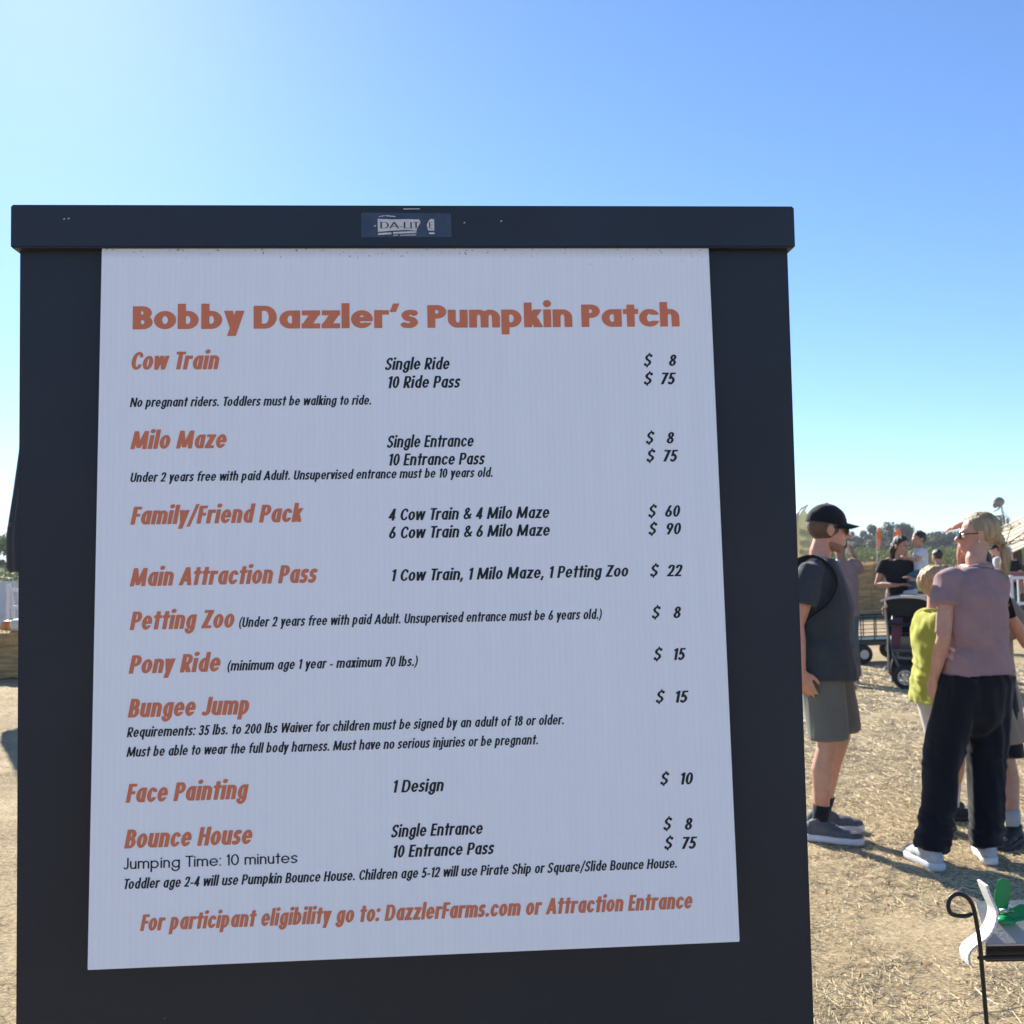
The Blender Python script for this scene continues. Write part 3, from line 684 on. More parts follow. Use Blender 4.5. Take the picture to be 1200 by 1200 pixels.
TABLE = [
    ("Bobby Dazzler's Pumpkin Patch", 'title', 'r', 45.5, 837.2, 120.1, 33.9),
    ('Cow Train', 'heading', 'r', 42.8, 165.4, 179.2, 26.1),
    ('Single Ride', 'body', 'k', 403.5, 495.6, 182.1, 17.6),
    ('10 Ride Pass', 'body', 'k', 406.2, 510.2, 209.1, 17.6),
    ('$', 'body', 'k', 781.3, 791.7, 179.2, 17.4),
    ('8', 'body', 'k', 818.1, 828.3, 179.6, 17.2),
    ('$', 'body', 'k', 780.3, 791.2, 206.7, 17.4),
    ('75', 'body', 'k', 804.7, 825.4, 206.9, 17.4),
    ('No pregnant riders. Toddlers must be walking to ride.', 'body', 'k', 43.3, 383.2, 233.0, 13.5),
    ('Milo Maze', 'heading', 'r', 44.9, 176.8, 293.5, 25.7),
    ('Single Entrance', 'body', 'k', 405.1, 528.5, 295.9, 17.4),
    ('10 Entrance Pass', 'body', 'k', 406.3, 543.5, 322.0, 17.3),
    ('$', 'body', 'k', 780.1, 790.3, 294.6, 17.1),
    ('8', 'body', 'k', 810.2, 820.3, 295.0, 16.9),
    ('$', 'body', 'k', 780.0, 790.5, 321.1, 17.1),
    ('75', 'body', 'k', 803.8, 824.0, 321.5, 17.1),
    ('Under 2 years free with paid Adult. Unsupervised entrance must be 10 years old.', 'body', 'k', 45.3, 555.7, 340.4, 13.3),
    ('Family/Friend Pack', 'heading', 'r', 46.8, 282.8, 400.7, 25.3),
    ('4 Cow Train & 4 Milo Maze', 'body', 'k', 405.8, 635.0, 401.1, 17.1),
    ('6 Cow Train & 6 Milo Maze', 'body', 'k', 406.1, 635.1, 426.7, 17.0),
    ('$', 'body', 'k', 779.6, 789.7, 402.1, 16.9),
    ('60', 'body', 'k', 803.6, 824.9, 402.5, 16.9),
    ('$', 'body', 'k', 779.0, 789.3, 427.6, 16.8),
    ('90', 'body', 'k', 803.6, 825.1, 428.0, 16.8),
    ('Main Attraction Pass', 'heading', 'r', 47.2, 303.3, 486.9, 25.3),
    ('1 Cow Train, 1 Milo Maze, 1 Petting Zoo', 'body', 'k', 408.5, 746.5, 487.3, 16.9),
    ('$', 'body', 'k', 779.1, 789.4, 487.8, 16.7),
    ('22', 'body', 'k', 803.4, 824.2, 488.4, 16.7),
    ('Petting Zoo', 'heading', 'r', 48.1, 189.3, 547.3, 25.3),
    ('(Under 2 years free with paid Adult. Unsupervised entrance must be 6 years old.)', 'body', 'k', 196.9, 706.5, 546.9, 13.7),
    ('$', 'body', 'k', 779.3, 789.6, 547.6, 16.5),
    ('8', 'body', 'k', 809.9, 820.1, 548.3, 16.5),
    ('Pony Ride', 'heading', 'r', 47.6, 170.5, 607.2, 25.1),
    ('(minimum age 1 year - maximum 70 lbs.)', 'body', 'k', 181.3, 444.1, 606.6, 13.6),
    ('$', 'body', 'k', 779.5, 789.9, 606.9, 16.6),
    ('15', 'body', 'k', 807.0, 823.8, 607.6, 16.6),
    ('Bungee Jump', 'heading', 'r', 47.4, 210.7, 666.8, 25.2),
    ('$', 'body', 'k', 780.5, 790.9, 666.8, 16.5),
    ('15', 'body', 'k', 806.8, 824.9, 667.6, 16.5),
    ('Requirements: 35 lbs. to 200 lbs Waiver for children must be signed by an adult of 18 or older.', 'body', 'k', 46.6, 648.7, 693.3, 13.4),
    ('Must be able to wear the full body harness. Must have no serious injuries or be pregnant.', 'body', 'k', 46.5, 611.3, 719.7, 13.3),
    ('Face Painting', 'heading', 'r', 46.5, 208.4, 780.9, 25.0),
    ('1 Design', 'body', 'k', 407.5, 477.4, 779.4, 16.8),
    ('$', 'body', 'k', 782.5, 792.8, 780.6, 16.4),
    ('10', 'body', 'k', 809.7, 827.8, 781.5, 16.5),
    ('Bounce House', 'heading', 'r', 45.5, 215.1, 841.4, 24.8),
    ('Single Entrance', 'body', 'k', 405.3, 530.6, 839.4, 16.6),
    ('10 Entrance Pass', 'body', 'k', 406.5, 545.3, 866.7, 16.5),
    ('$', 'body', 'k', 784.4, 794.5, 842.6, 16.3),
    ('8', 'body', 'k', 814.2, 824.3, 843.7, 16.3),
    ('$', 'body', 'k', 784.7, 795.1, 868.6, 16.2),
    ('75', 'body', 'k', 808.7, 828.8, 869.5, 16.2),
    ('Jumping Time: 10 minutes', 'light', 'k', 45.2, 278.0, 868.8, 14.8),
    ('Toddler age 2-4 will use Pumpkin Bounce House. Children age 5-12 will use Pirate Ship or Square/Slide Bounce House.', 'body', 'k', 44.9, 801.5, 894.8, 13.4),
    ('For participant eligibility go to: DazzlerFarms.com or Attraction Entrance', 'heading', 'r', 68.3, 820.2, 950.2, 21.4),
]
for text, style, ink, u0, u1, v, cap in TABLE:
    lettering(text, style, u0/1e3, u1/1e3, -v/1e3, cap/1e3, RUST if ink == 'r' else INK, sheet, Matrix.Identity(4))
# the torn maker's label on the case
LS = .000246
def lab(a, b_): return (-.213+(a-205)*LS, 1.988-(b_-140)*LS)
ML = Matrix(((1, 0, 0, 0), (0, 0, -1, -.0163), (0, 1, 0, 0), (0, 0, 0, 1)))
TAPE = mat('clear_blue_tape', (.045, .065, .105), .28, .2, 40, .1, 60)
def flat(polys, name, m, parent, h):
    b = MB()
    for p in polys: b.prism([lab(*q) for q in p], ML @ Matrix.Translation((0, 0, h)), .00025)
    return b.build(name, m, parent)
tape = flat([[(205, 290), (205, 140), (738, 144), (738, 288)]], 'maker_label', TAPE, case, .0002)
flat([[(302, 257), (302, 178), (395, 182), (480, 180), (548, 182), (556, 200), (540, 225), (530, 250), (470, 245), (380, 250)][::-1],
      [(600, 248), (592, 215), (600, 195), (615, 178), (636, 180), (636, 250)][::-1],
      [(303, 276), (303, 264), (382, 260), (382, 271)][::-1], [(392, 268), (392, 258), (530, 252), (530, 263)][::-1], [(605, 270), (605, 260), (638, 260), (638, 270)][::-1],
      [(310, 163), (345, 156), (345, 161), (310, 167)], [(352, 156), (408, 162), (408, 167), (352, 162)], [(392, 276), (420, 274), (420, 279), (392, 280)][::-1], [(432, 275), (528, 272), (528, 277), (432, 279)][::-1],
      [(455, 116), (552, 115), (552, 119), (455, 121)][::-1]], 'label_print', WHITEP, case, .0006)
for tx, a0, a1 in (('DA-LIT', 318, 545), ('E', 606, 628)):
    x0, z0 = lab(a0, 236); x1, _ = lab(a1, 236)
    lettering(tx, 'stencil', x0, x1, z0, 38*LS, INK, case, ML @ Matrix.Translation((0, 0, .0008)))
# paint chips and a curl of tape on the case
for dx, dy in ((-1370, 20), (-1345, 18), (430, 60), (960, 40), (1180, 30)): flat([[(-150+dx, 165+dy), (-146+dx, 158+dy), (-138+dx, 156+dy), (-140+dx, 163+dy)]], 'paint_chip', WHITEP, case, .0003)

# ================================================================ wire stand with a bent plastic sign and clamp, in front on the right
STEEL = mat('black_steel_rod', (.012, .012, .014), .45, .1, 60, .1, 200)
st = thing('wire_sign_stand', 'black wire stake with a looped top standing in the straw right of the board', 'sign stand', (.885, 2.0, 0))
def rod(pts, name='rod'):
    b = MB(); b.tube([(x-.885, y-2.0, z) for x, y, z in pts], .0042, 10, cap='round'); return b.build(name, STEEL, st, smooth=True)
rod([(.890, 2, -.02), (.886, 2, .531), (.885, 2, .579), (.879, 2, .722)]+spline([(.877, 2, .745), (.872, 2, .782), (.867, 2, .803), (.857, 2, .817), (.840, 2, .823), (.826, 2, .816), (.821, 2, .801), (.825, 2, .788), (.836, 2, .7825), (.854, 2, .7815), (.866, 2.006, .7825)], 5))
rod([(1.49, 2, -.02), (1.486, 2, .531), (1.479, 2, .722)]+spline([(1.477, 2, .745), (1.472, 2, .782), (1.467, 2, .803), (1.457, 2, .817), (1.440, 2, .823), (1.426, 2, .816), (1.421, 2, .801), (1.425, 2, .788), (1.436, 2, .7825), (1.454, 2, .7815), (1.466, 2.006, .7825)], 5))
rod([(.879, 2.006, .700), (1.479, 2.006, .700)], 'crossbar')
PLAST = mat('white_sign_plastic', (.74, .74, .73), .45, .06, 30, .1, 150, trans=.12)
BLACKP = mat('black_sign_panel', (.010, .011, .013), .4, .1, 20, 0)
sg = thing('bent_plastic_sign', 'white fluted plastic sign bent over the wire stand with a black lower face', 'sign', (.9, 2.03, .7))
def ribbon(P, y0, y1, th, name, m, teeth=0):
    """a sheet bent along the profile P (x, z), running from y0 to y1, th thick"""
    P = [Vector((p[0], 0, p[1])) for p in P]; N = len(P); V = []; F = []
    for i, p in enumerate(P):
        t = (P[min(i+1, N-1)]-P[max(i-1, 0)]).normalized(); nn = Vector((t.z, 0, -t.x))*th/2
        w = teeth*(1 if i % 2 else -1)
        for q, y in ((p-nn, y0+w), (p+nn, y0+w), (p+nn, y1), (p-nn, y1)): V.append((q.x-.9, y-2.03, q.z-.7))
    for i in range(N-1):
        for k in range(4): F.append((i*4+k, i*4+(k+1) % 4, i*4+4+(k+1) % 4, i*4+4+k))
    F += [(0, 1, 2, 3), tuple(range(N*4-4, N*4))[::-1]]
    b = MB(); b.add(V, F); return b.build(name, m, sg, smooth=False)
prof = [(.902, .834), (.907, .818), (.914, .800), (.920, .784), (.918, .766), (.909, .746), (.896, .732), (.881, .722), (.868, .712), (.862, .700), (.864, .684)]
pr = [(p.x, p.z) for p in spline([(a, 0, z) for a, z in prof], 4)]
ribbon(pr, 2.012, 2.050, .0045, 'curled_edge', PLAST, .0012)
b = MB()   # upper face, sloping away like a lectern; grey is painted shade on white plastic
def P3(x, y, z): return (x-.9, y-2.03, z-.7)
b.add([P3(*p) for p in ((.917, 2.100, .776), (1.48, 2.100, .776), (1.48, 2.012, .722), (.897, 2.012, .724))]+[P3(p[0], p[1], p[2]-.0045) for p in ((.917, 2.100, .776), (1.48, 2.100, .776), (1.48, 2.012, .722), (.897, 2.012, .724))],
      [(0, 3, 2, 1), (4, 5, 6, 7), (0, 1, 5, 4), (1, 2, 6, 5), (2, 3, 7, 6), (3, 0, 4, 7)]); b.build('upper_face', mat('shaded_white_plastic', (.46, .415, .37), .5, .08, 20, .1, 150), sg)
b = MB(); b.add([P3(*p) for p in ((.897, 2.0118, .7235), (1.48, 2.0118, .7215), (1.48, 2.022, .684), (.899, 2.022, .686))]+[P3(p[0], p[1]+.0045, p[2]) for p in ((.897, 2.0118, .7235), (1.48, 2.0118, .7215), (1.48, 2.022, .684), (.899, 2.022, .686))],
      [(0, 3, 2, 1), (4, 5, 6, 7), (0, 1, 5, 4), (1, 2, 6, 5), (2, 3, 7, 6), (3, 0, 4, 7)]); b.build('lower_face', BLACKP, sg)
GREEN = mat('green_plastic', (.005, .27, .085), .3, .08, 40, .05, 60, spec=.5)
cl = thing('spring_clamp', 'bright green plastic spring clamp gripping the bent white sign', 'clamp', (.958, 2.062, .752))
def handle(o, x, y, L, w):
    """moulded clamp arm: a rounded plate with two side flanges"""
    x = Vector(x).normalized(); y = Vector(y); y = (y-x*y.dot(x)).normalized(); z = x.cross(y)
    M = Matrix(((y.x, x.x, z.x, o[0]), (y.y, x.y, z.y, o[1]), (y.z, x.z, z.z, o[2]), (0, 0, 0, 1)))
    out = [(w*.72*s, 0) for s in (-1, 1)]+[(w, L*.45)]+[(w*1.05*math.cos(t), L-w*1.05+w*1.05*math.sin(t)) for t in np.linspace(0, math.pi, 9)]+[(-w, L*.45)]
    b = MB(); b.prism(out, M, .0045)
    for s in (-1, 1): b.prism([(s*w*.70-.0022, .004), (s*w*.70+.0022, .004), (s*w*.98+.0022, L*.62), (s*w*.98-.0022, L*.62)], M @ Matrix.Translation((0, 0, .003)), .009)
    return b.build('handle', GREEN, cl, bevel=.0014)
handle((-.010, .002, .006), (.16, -.06, 1), (.92, -.40, 0), .074, .0125)
handle((-.002, -.012, .006), (.85, -.30, .42), (-.25, .55, .8), .062, .013)
b = MB(); b.ell((-.004, -.012, .003), (.020, .017, .009)); b.build('jaw', GREEN, cl, smooth=True)
b = MB(); b.tube([(-.016, -.012, .020), (.010, -.016, .022)], .0045, 10); b.tube([(.004, -.012, .018), (.002, -.018, .036)], .002, 6); b.build('spring', mat('bright_wire', (.6, .6, .6), .3, .05, 40, 0, metal=1), cl, smooth=True)
# ================================================================ people
def skin(name, c):
    m = mat('skin_'+name, c, .5, .12, 30, .08, 300, spec=.35, sss=.15)
    n = m.node_tree.nodes; l = m.node_tree.links; b = n['Principled BSDF']; src = b.inputs['Base Color'].links[0].from_socket
    tc = n.new('ShaderNodeTexCoord'); z = n.new('ShaderNodeTexNoise'); z.inputs['Scale'].default_value = 9; z.inputs['Detail'].default_value = 6; l.new(tc.outputs['Object'], z.inputs[0])
    r = n.new('ShaderNodeMapRange'); r.inputs[1].default_value = .42; r.inputs[2].default_value = .72; r.inputs[4].default_value = .7; l.new(z.outputs[0], r.inputs[0])
    x = n.new('ShaderNodeMix'); x.data_type = 'RGBA'; x.blend_type = 'MULTIPLY'; x.inputs[7].default_value = (1.0, .70, .64, 1)
    l.new(r.outputs[0], x.inputs[0]); l.new(src, x.inputs[6]); l.new(x.outputs[2], b.inputs['Base Color']); return m
def cloth(name, c, var=.10, bump=.12, spec=.15, trans=0): return mat('cloth_'+name, c, .9, var, 12, bump, 420, spec=spec, sheen=.15, trans=trans)
SKIN = skin('fair', (.52, .30, .215)); SKIN2 = skin('tan', (.44, .26, .18)); SKIN3 = skin('brown', (.27, .15, .10))
def hairmat(name, c, var=.3):
    return mat('hair_'+name, c, .45, var, 9, .5, 60, spec=.5, stretch=(9, 9, 1.2))
BLOND = hairmat('blond', (.34, .25, .135), .45); STRAWBLOND = hairmat('straw', (.42, .29, .13), .35); BROWN = hairmat('dark_brown', (.022, .014, .010)); BUZZ = hairmat('short_brown', (.085, .05, .032))
SHADES = mat('dark_lens', (.008, .008, .010), .12, 0, 10, 0, spec=.6)
RUBBERW = mat('white_rubber', (.60, .61, .64), .6, .08, 30, .05, 100)
SOLEG = mat('grey_rubber', (.32, .33, .35), .7, .08, 30, .05, 100)

EYEW = mat('eye_white', (.6, .58, .55), .25, 0, 10, 0); IRIS = mat('dark_iris', (.03, .018, .01), .2, 0, 10, 0)
class Figure:
    """local frame: r to the figure's right, f forward, z up; metres for a 1.75 m adult, scaled by s"""
    J0 = dict(head=(0, .03, 1.635), neck=(0, .0, 1.47), chest=(0, 0, 1.30), waist=(0, .0, 1.08), pelvis=(0, 0, .93),
              shR=(.175, -.005, 1.425), elR=(.225, -.03, 1.13), wrR=(.225, .05, .87), haR=(.215, .09, .78),
              shL=(-.175, -.005, 1.425), elL=(-.225, -.03, 1.13), wrL=(-.225, .05, .87), haL=(-.215, .09, .78),
              hipR=(.09, 0, .92), knR=(.10, .02, .50), anR=(.11, -.02, .085), toR=(.13, .15, .03),
              hipL=(-.09, 0, .92), knL=(-.10, .02, .50), anL=(-.11, -.02, .085), toL=(-.13, .15, .03))
    def __init__(g, label, x, y, heading, s, J=None, head=(0, 0), girth=1.0, shoulder_turn=0, group=None, voxel=.006, lod=0, z=0, arm=1.0):
        g.arm = arm
        g.root = thing('person', label, 'person', (x, y, z), 0, group); g.s = s; g.h = math.radians(heading); g.girth = girth; g.voxel = voxel; g.lod = lod
        g.J = {k: Vector(v) for k, v in g.J0.items()}
        for k, v in (J or {}).items(): g.J[k] = Vector(v)
        st = math.radians(shoulder_turn); g.st = st
        for k in ('shR', 'elR', 'wrR', 'haR', 'shL', 'elL', 'wrL', 'haL'):
            if not J or k not in J:
                p = g.J[k]; c = g.J['chest']; d = p-c; g.J[k] = Vector((c.x+d.x*math.cos(st)-d.y*math.sin(st), c.y+d.x*math.sin(st)+d.y*math.cos(st), p.z))
        g.R = Matrix.Rotation(g.h, 3, 'Z')
        g.HR = g.R @ Matrix.Rotation(math.radians(head[0]), 3, 'Z') @ Matrix.Rotation(math.radians(head[1]), 3, 'X')
        g.hc = g.w(g.J['head'])
    def w(g, p): return g.R @ (Vector(p)*g.s)
    def hd(g, p): return g.hc+g.HR @ (Vector(p)*g.s*g.hs)
    hs = 1.0
    def loft(g, mb, rings, n=18, axis=None):
        """rings: (centre, half width, half depth, turn) horizontal ellipses"""
        V = []; F = []; m = len(rings)
        for c, a, b_, tw in rings:
            for k in range(n):
                t = 2*math.pi*k/n; x, y = math.cos(t), math.sin(t)
                x = math.copysign(abs(x)**.86, x); y = math.copysign(abs(y)**.86, y)
                q = Vector((x*a, y*b_, 0)); q.rotate(Matrix.Rotation(tw, 3, 'Z')); V.append(g.w(Vector(c)+q))
        for i in range(m-1):
            for k in range(n): F.append((i*n+k, i*n+(k+1) % n, (i+1)*n+(k+1) % n, (i+1)*n+k))
        F += [tuple(range(n))[::-1], tuple(range((m-1)*n, m*n))]
        mb.add(V, F)
    def limb(g, mb, pts, R, cap='round', n=14, up=None):
        mb.tube([g.w(p) for p in pts], [tuple(q*g.s for q in r) if isinstance(r, tuple) else r*g.s for r in R], n, up=up, cap=cap)
    def torso_rings(g, pad=0, bottom=.84, flare=0):
        J = g.J; G = g.girth; st = g.st; out = []
        for z, a, b_, t in ((.84, .150, .105, 0), (.93, .163, .112, 0), (1.08, .138*G, .098*G, .3), (1.20, .145*G, .108*G, .6), (1.32, .158, .108, .9), (1.39, .165, .092, 1), (1.435, .135, .074, 1), (1.465, .080, .060, 1), (1.49, .060, .056, 1)):
            if z < bottom-.005: continue
            if z <= .93: c = J['pelvis'].copy(); c.z = z
            elif z <= 1.08: u = (z-.93)/.15; c = J['pelvis'].lerp(J['waist'], u); 
            elif z <= 1.30: u = (z-1.08)/.22; c = J['waist'].lerp(J['chest'], u)
            else: u = min(1, (z-1.30)/.17); c = J['chest'].lerp(J['neck'], u)
            out.append((c, a+pad, b_+pad, st*t))
        return out
    def hand(g, mb, wr, ha, palm, side, curl=.35, spread=0):
        """palm, four unequal bent fingers and a thumb leaving the side of the palm. palm: the way the palm faces; side: towards the thumb"""
        w = g.w(wr); d = (g.w(ha)-w).normalized(); n = g.R @ Vector(palm); n = (n-d*n.dot(d)).normalized(); t = g.R @ Vector(side); t = (t-d*t.dot(d)-n*t.dot(n)).normalized(); s = g.s
        L = lambda a, b_, c: w+(d*a+t*b_+n*c)*s
        mb.tube([L(-.02, 0, 0), L(.03, .002, 0), L(.085, .0, .002)], [(.024*s, .020*s), (.034*s, .016*s), (.040*s, .014*s)], 12, up=n, cap='round')
        for k, (off, ln, c0) in enumerate(((.031, .070, 0), (.010, .079, .05), (-.011, .073, .1), (-.031, .056, .15))):
            a = curl*.8+c0*curl; p = L(.086-.006*abs(k-1), off, .0); P = [p-(d*.015)*s]; fan = off*(.35+spread)
            dirv = d; ang = 0; rad = []
            P.append(p)
            for j, fr in enumerate((.45, .31, .24)):
                ang += a*(.7, 1.0, .7)[j]; v = (d*math.cos(ang)+n*math.sin(ang)+t*fan*3).normalized(); p = p+v*ln*fr*s*1.05; P.append(p)
            mb.tube(P, [q*s for q in (.0085, .0092, .0086, .0080, .0064)], 8, cap='round')
        P = [L(.018, .020, .002), L(.040, .043, .010), L(.066, .057, .018), L(.090, .060, .026)]
        mb.tube(P, [q*s for q in (.013, .0115, .0100, .0078)], 8, cap='round')
    def body(g, m, hands=None, ears=True):
        J = g.J; b = MB(); g.loft(b, g.torso_rings())
        for q in 'RL':
            sx = 1 if q == 'R' else -1
            sh, el, wr, ha = J['sh'+q], J['el'+q], J['wr'+q], J['ha'+q]
            mid = sh.lerp(el, .45); fm = el.lerp(wr, .3)
            g.limb(b, [J['chest'].lerp(sh, .72)+Vector((0, 0, .05)), sh, mid, el, fm, wr], [.055, .056]+[q*g.arm for q in (.047, .039, .041)]+[(.027*g.arm, .023*g.arm)])
            h = (hands or {}).get(q, {})
            if g.lod < 2: g.hand(b, wr, ha, h.get('palm', (-sx, .15, 0)), h.get('side', (0, 1, .2)), h.get('curl', .42), h.get('spread', 0))
            else: g.limb(b, [wr, wr.lerp(ha, .6), ha], [.026, .034, .024])
            hp, kn, an, to = J['hip'+q], J['kn'+q], J['an'+q], J['to'+q]
            calf = kn.lerp(an, .32)+Vector((0, -.018, 0))
            g.limb(b, [hp, hp.lerp(kn, .5), kn, calf, an.lerp(kn, .18), an], [.088, .073, .053, .056, .038, .037])
            fd = Vector((to.x-an.x, to.y-an.y, to.z-an.z+.05)).normalized(); heel = an-fd*.022+Vector((0, 0, -.040)); g.limb(b, [heel, an+fd*.06+Vector((0, 0, -.040)), an+fd*.13+Vector((0, 0, -.048))], [.022, .025, .018])
        g.limb(b, [J['neck']+Vector((0, -.01, -.06)), J['neck']+Vector((0, 0, .04)), J['head']+Vector((0, -.015, -.03))], [q*min(1, g.hs)**1.5 for q in (.060, .056, .055)])
        s = g.s*g.hs
        E = lambda c, r, M=None: b.ell(g.hd(c), [q*s for q in r], g.HR @ M if M else g.HR)
        E((0, -.012, .030), (.075, .097, .090)); E((0, .032, -.030), (.060, .060, .072)); E((0, .060, -.090), (.030, .026, .024)); E((0, .030, -.070), (.054, .050, .042))
        E((0, .080, .018), (.050, .016, .012)); E((0, .078, -.055), (.026, .014, .014))
        T = lambda P, R: b.tube([g.hd(p) for p in P], [q*s for q in R], 8, cap='round')
        T([(0, .086, .012), (0, .098, -.008), (0, .110, -.030)], [.009, .010, .014]); T([(-.014, .094, -.034), (.014, .094, -.034)], [.009, .009])
        T([(-.020, .085, -.062), (0, .094, -.060), (.020, .085, -.062)], [.005, .007, .005]); T([(-.018, .083, -.073), (0, .091, -.074), (.018, .083, -.073)], [.006, .008, .006])
        if ears:
            for sx in (-1, 1):
                E((sx*.077, -.008, -.005), (.009, .021, .033), Matrix.Rotation(sx*-.35, 3, 'Z')); E((sx*.083, -.016, .008), (.006, .012, .018))
        return sculpt(b, 'body', m, g.root, g.voxel, 3)
    def eyes(g):
        for sx in (-1, 1):
            b = MB(); b.ell(g.hd((sx*.031, .081, .0)), [.012*g.s]*3, n=10, m=8)
            o = b.build('eye', EYEW, g.root, smooth=True)
            b = MB(); b.ell(g.hd((sx*.031, .0905, .0)), [.0055*g.s]*3, n=8, m=6); b.build('iris', IRIS, o, smooth=True)
            b = MB(); b.tube([g.hd((sx*.016, .094, .020)), g.hd((sx*.032, .094, .024)), g.hd((sx*.048, .084, .019))], .0035*g.s, 6)
            b.build('eyebrow', BROWN, g.root, smooth=True)
    def shirt(g, m, hem=.86, sleeve=.55, pad=.016, flare=.02, folds=(.006, (9, 9, 5)), name='shirt', sleeve_r=.074, neck=True, hood=False, hip=0):
        J = g.J; b = MB(); rings = g.torso_rings(pad, .93 if hem < .93 else hem)
        base = rings[0]; c = base[0].copy(); c.z = hem; rings = [(q[0], q[1]+hip, q[2]+hip, q[3]) if q[0].z < .95 else q for q in rings]; rings = [(c, base[1]+flare, base[2]+flare, base[3])]+rings
        g.loft(b, rings[:-1] if neck else rings, 22)
        for q in 'RL':
            sh, el, wr = J['sh'+q], J['el'+q], J['wr'+q]
            st = J['chest'].lerp(sh, .68)+Vector((0, 0, .045))
            if sleeve <= 1: e = sh.lerp(el, sleeve); g.limb(b, [st, sh, sh.lerp(e, .5), e], [.064, .068, sleeve_r, sleeve_r], cap='flat')
            else: e = el.lerp(wr, sleeve-1); g.limb(b, [st, sh, sh.lerp(el, .5), el, el.lerp(e, .5), e], [.062, .068, .062, .056, .052, .044], cap='flat')
        if hood:
            g.limb(b, [(.09, -.07, 1.46), (0, -.11, 1.44), (-.09, -.07, 1.46)], [.03, .045, .03])
        o = sculpt(b, name, m, g.root, max(.007, g.voxel), 2, folds)
        if neck and g.lod < 1:                                 # ribbed collar
            b = MB(); c = g.J['neck']; b.tube([g.w((c.x+.080*math.cos(t), c.y-.004+.070*math.sin(t), c.z-.012-.020*math.sin(t))) for t in [k*2*math.pi/28 for k in range(28)]], [(.007*g.s, .011*g.s)]*28, 8, closed=True, up=(0, 0, 1)); b.build('collar', m, o, smooth=True)
        return o
    def trousers(g, m, length=1.0, r=(.100, .085, .075), folds=(.007, (8, 8, 2.2)), name='trousers', rise=1.0, crotch=.80, pad=.016):
        """length 1 = to the ankle, .5 = to the knee"""
        J = g.J; b = MB(); p = J['pelvis']
        g.loft(b, [(Vector((p.x, p.y, crotch-.02)), .025, .03, 0), (Vector((p.x, p.y, crotch+.02)), .06+pad, .06+pad*.6, 0), (Vector((p.x, p.y, crotch+.09)), .12+pad, .09+pad, 0), (Vector((p.x, p.y, max(.83, crotch+.12))), .145+pad, .106+pad, 0), (Vector((p.x, p.y, .88)), .160+pad, .115+pad, 0), (Vector((p.x, p.y, .94)), .156+pad*.35, .108+pad*.35, 0), (Vector((p.x, p.y, rise)), .146+pad*.2, .100+pad*.2, 0)], 20)
        for q in 'RL':
            hp, kn, an = J['hip'+q], J['kn'+q], J['an'+q]
            low = an+Vector((0, 0, -.02))
            if length > .5:
                e = kn.lerp(low, (length-.5)*2); P = [hp, hp.lerp(kn, .5), kn, kn.lerp(e, .5), e]; R = [r[0], (r[0]+r[1])/2, r[1], (r[1]+r[2])/2, r[2]]
            else:
                e = hp.lerp(kn, length*2); P = [hp, hp.lerp(e, .5), e]; R = [r[0], (r[0]+r[1])/2, r[1]]
            g.limb(b, P, R, cap='flat', n=18)
        return sculpt(b, name, m, g.root, max(.007, g.voxel), 7, folds)
    def shoes(g, m, sole, lace=None, high=0):
        for q in 'RL':
            an, to = g.J['an'+q], g.J['to'+q]
            a = Vector((an.x, an.y, 0)); d = Vector((to.x-an.x, to.y-an.y, 0)).normalized(); t = Vector((d.y, -d.x, 0)); base = an.z-.085
            P = lambda f, s_, z: a+d*f+t*s_+Vector((0, 0, z+base))
            b = MB()
            for c, r in (((-.035, 0, .055), (.042, .050, .048)), ((.03, 0, .060), (.046, .070, .042)), ((.10, .004, .048), (.050, .075, .034)), ((.155, .004, .040), (.045, .060, .028))):
                M = Matrix((t, d, Vector((0, 0, 1)))).transposed()
                b.ell(g.w(P(c[0], c[1], c[2])), [r[0]*g.s, r[1]*g.s, r[2]*g.s], g.R @ M)
            g.limb(b, [P(.02, 0, .06), P(-.012, 0, .105+high), P(-.018, 0, .118+high)], [.050, .046, .047], cap='flat')
            o = sculpt(b, 'shoe', m, g.root, max(.006, g.voxel), 2)
            b = MB(); out = []
            for f_, w_ in ((-.088, .02), (-.078, .036), (-.03, .043), (.04, .044), (.10, .054), (.16, .052), (.20, .038), (.218, .015)): out.append((f_, w_))
            poly = [(f_, w_) for f_, w_ in out]+[(f_, -w_*.92) for f_, w_ in reversed(out)]
            V = [g.w(P(f_, w_*k, z)) for z, k in ((.001, .94), (.012, 1.0), (.030, 1.0), (.036, .92)) for f_, w_ in poly]; n = len(poly)
            F = [tuple(range(n))[::-1], tuple(range(3*n, 4*n))]+[(i*n+k, i*n+(k+1) % n, (i+1)*n+(k+1) % n, (i+1)*n+k) for i in range(3) for k in range(n)]
            b.add(V, F); b.build('sole', sole, o, smooth=True)
            if lace and g.lod < 1:
                b = MB()
                for k in range(5):
                    f_ = .035+k*.022; z = .104-.0095*k
                    b.tube([g.w(P(f_, -.022, z-.008)), g.w(P(f_+.006, 0, z+.001)), g.w(P(f_, .022, z-.008))], .0035*g.s, 6)
                b.build('laces', lace, o, smooth=True)
    def socks(g, m, top=.17):
        for q in 'RL':
            an, kn = g.J['an'+q], g.J['kn'+q]; b = MB()
            u = (top-an.z)/(kn.z-an.z)
            g.limb(b, [an+Vector((0, 0, -.02)), an.lerp(kn, .1), an.lerp(kn, u)], [.042, .043, .047], cap='flat'); b.build('sock', m, g.root, smooth=True)
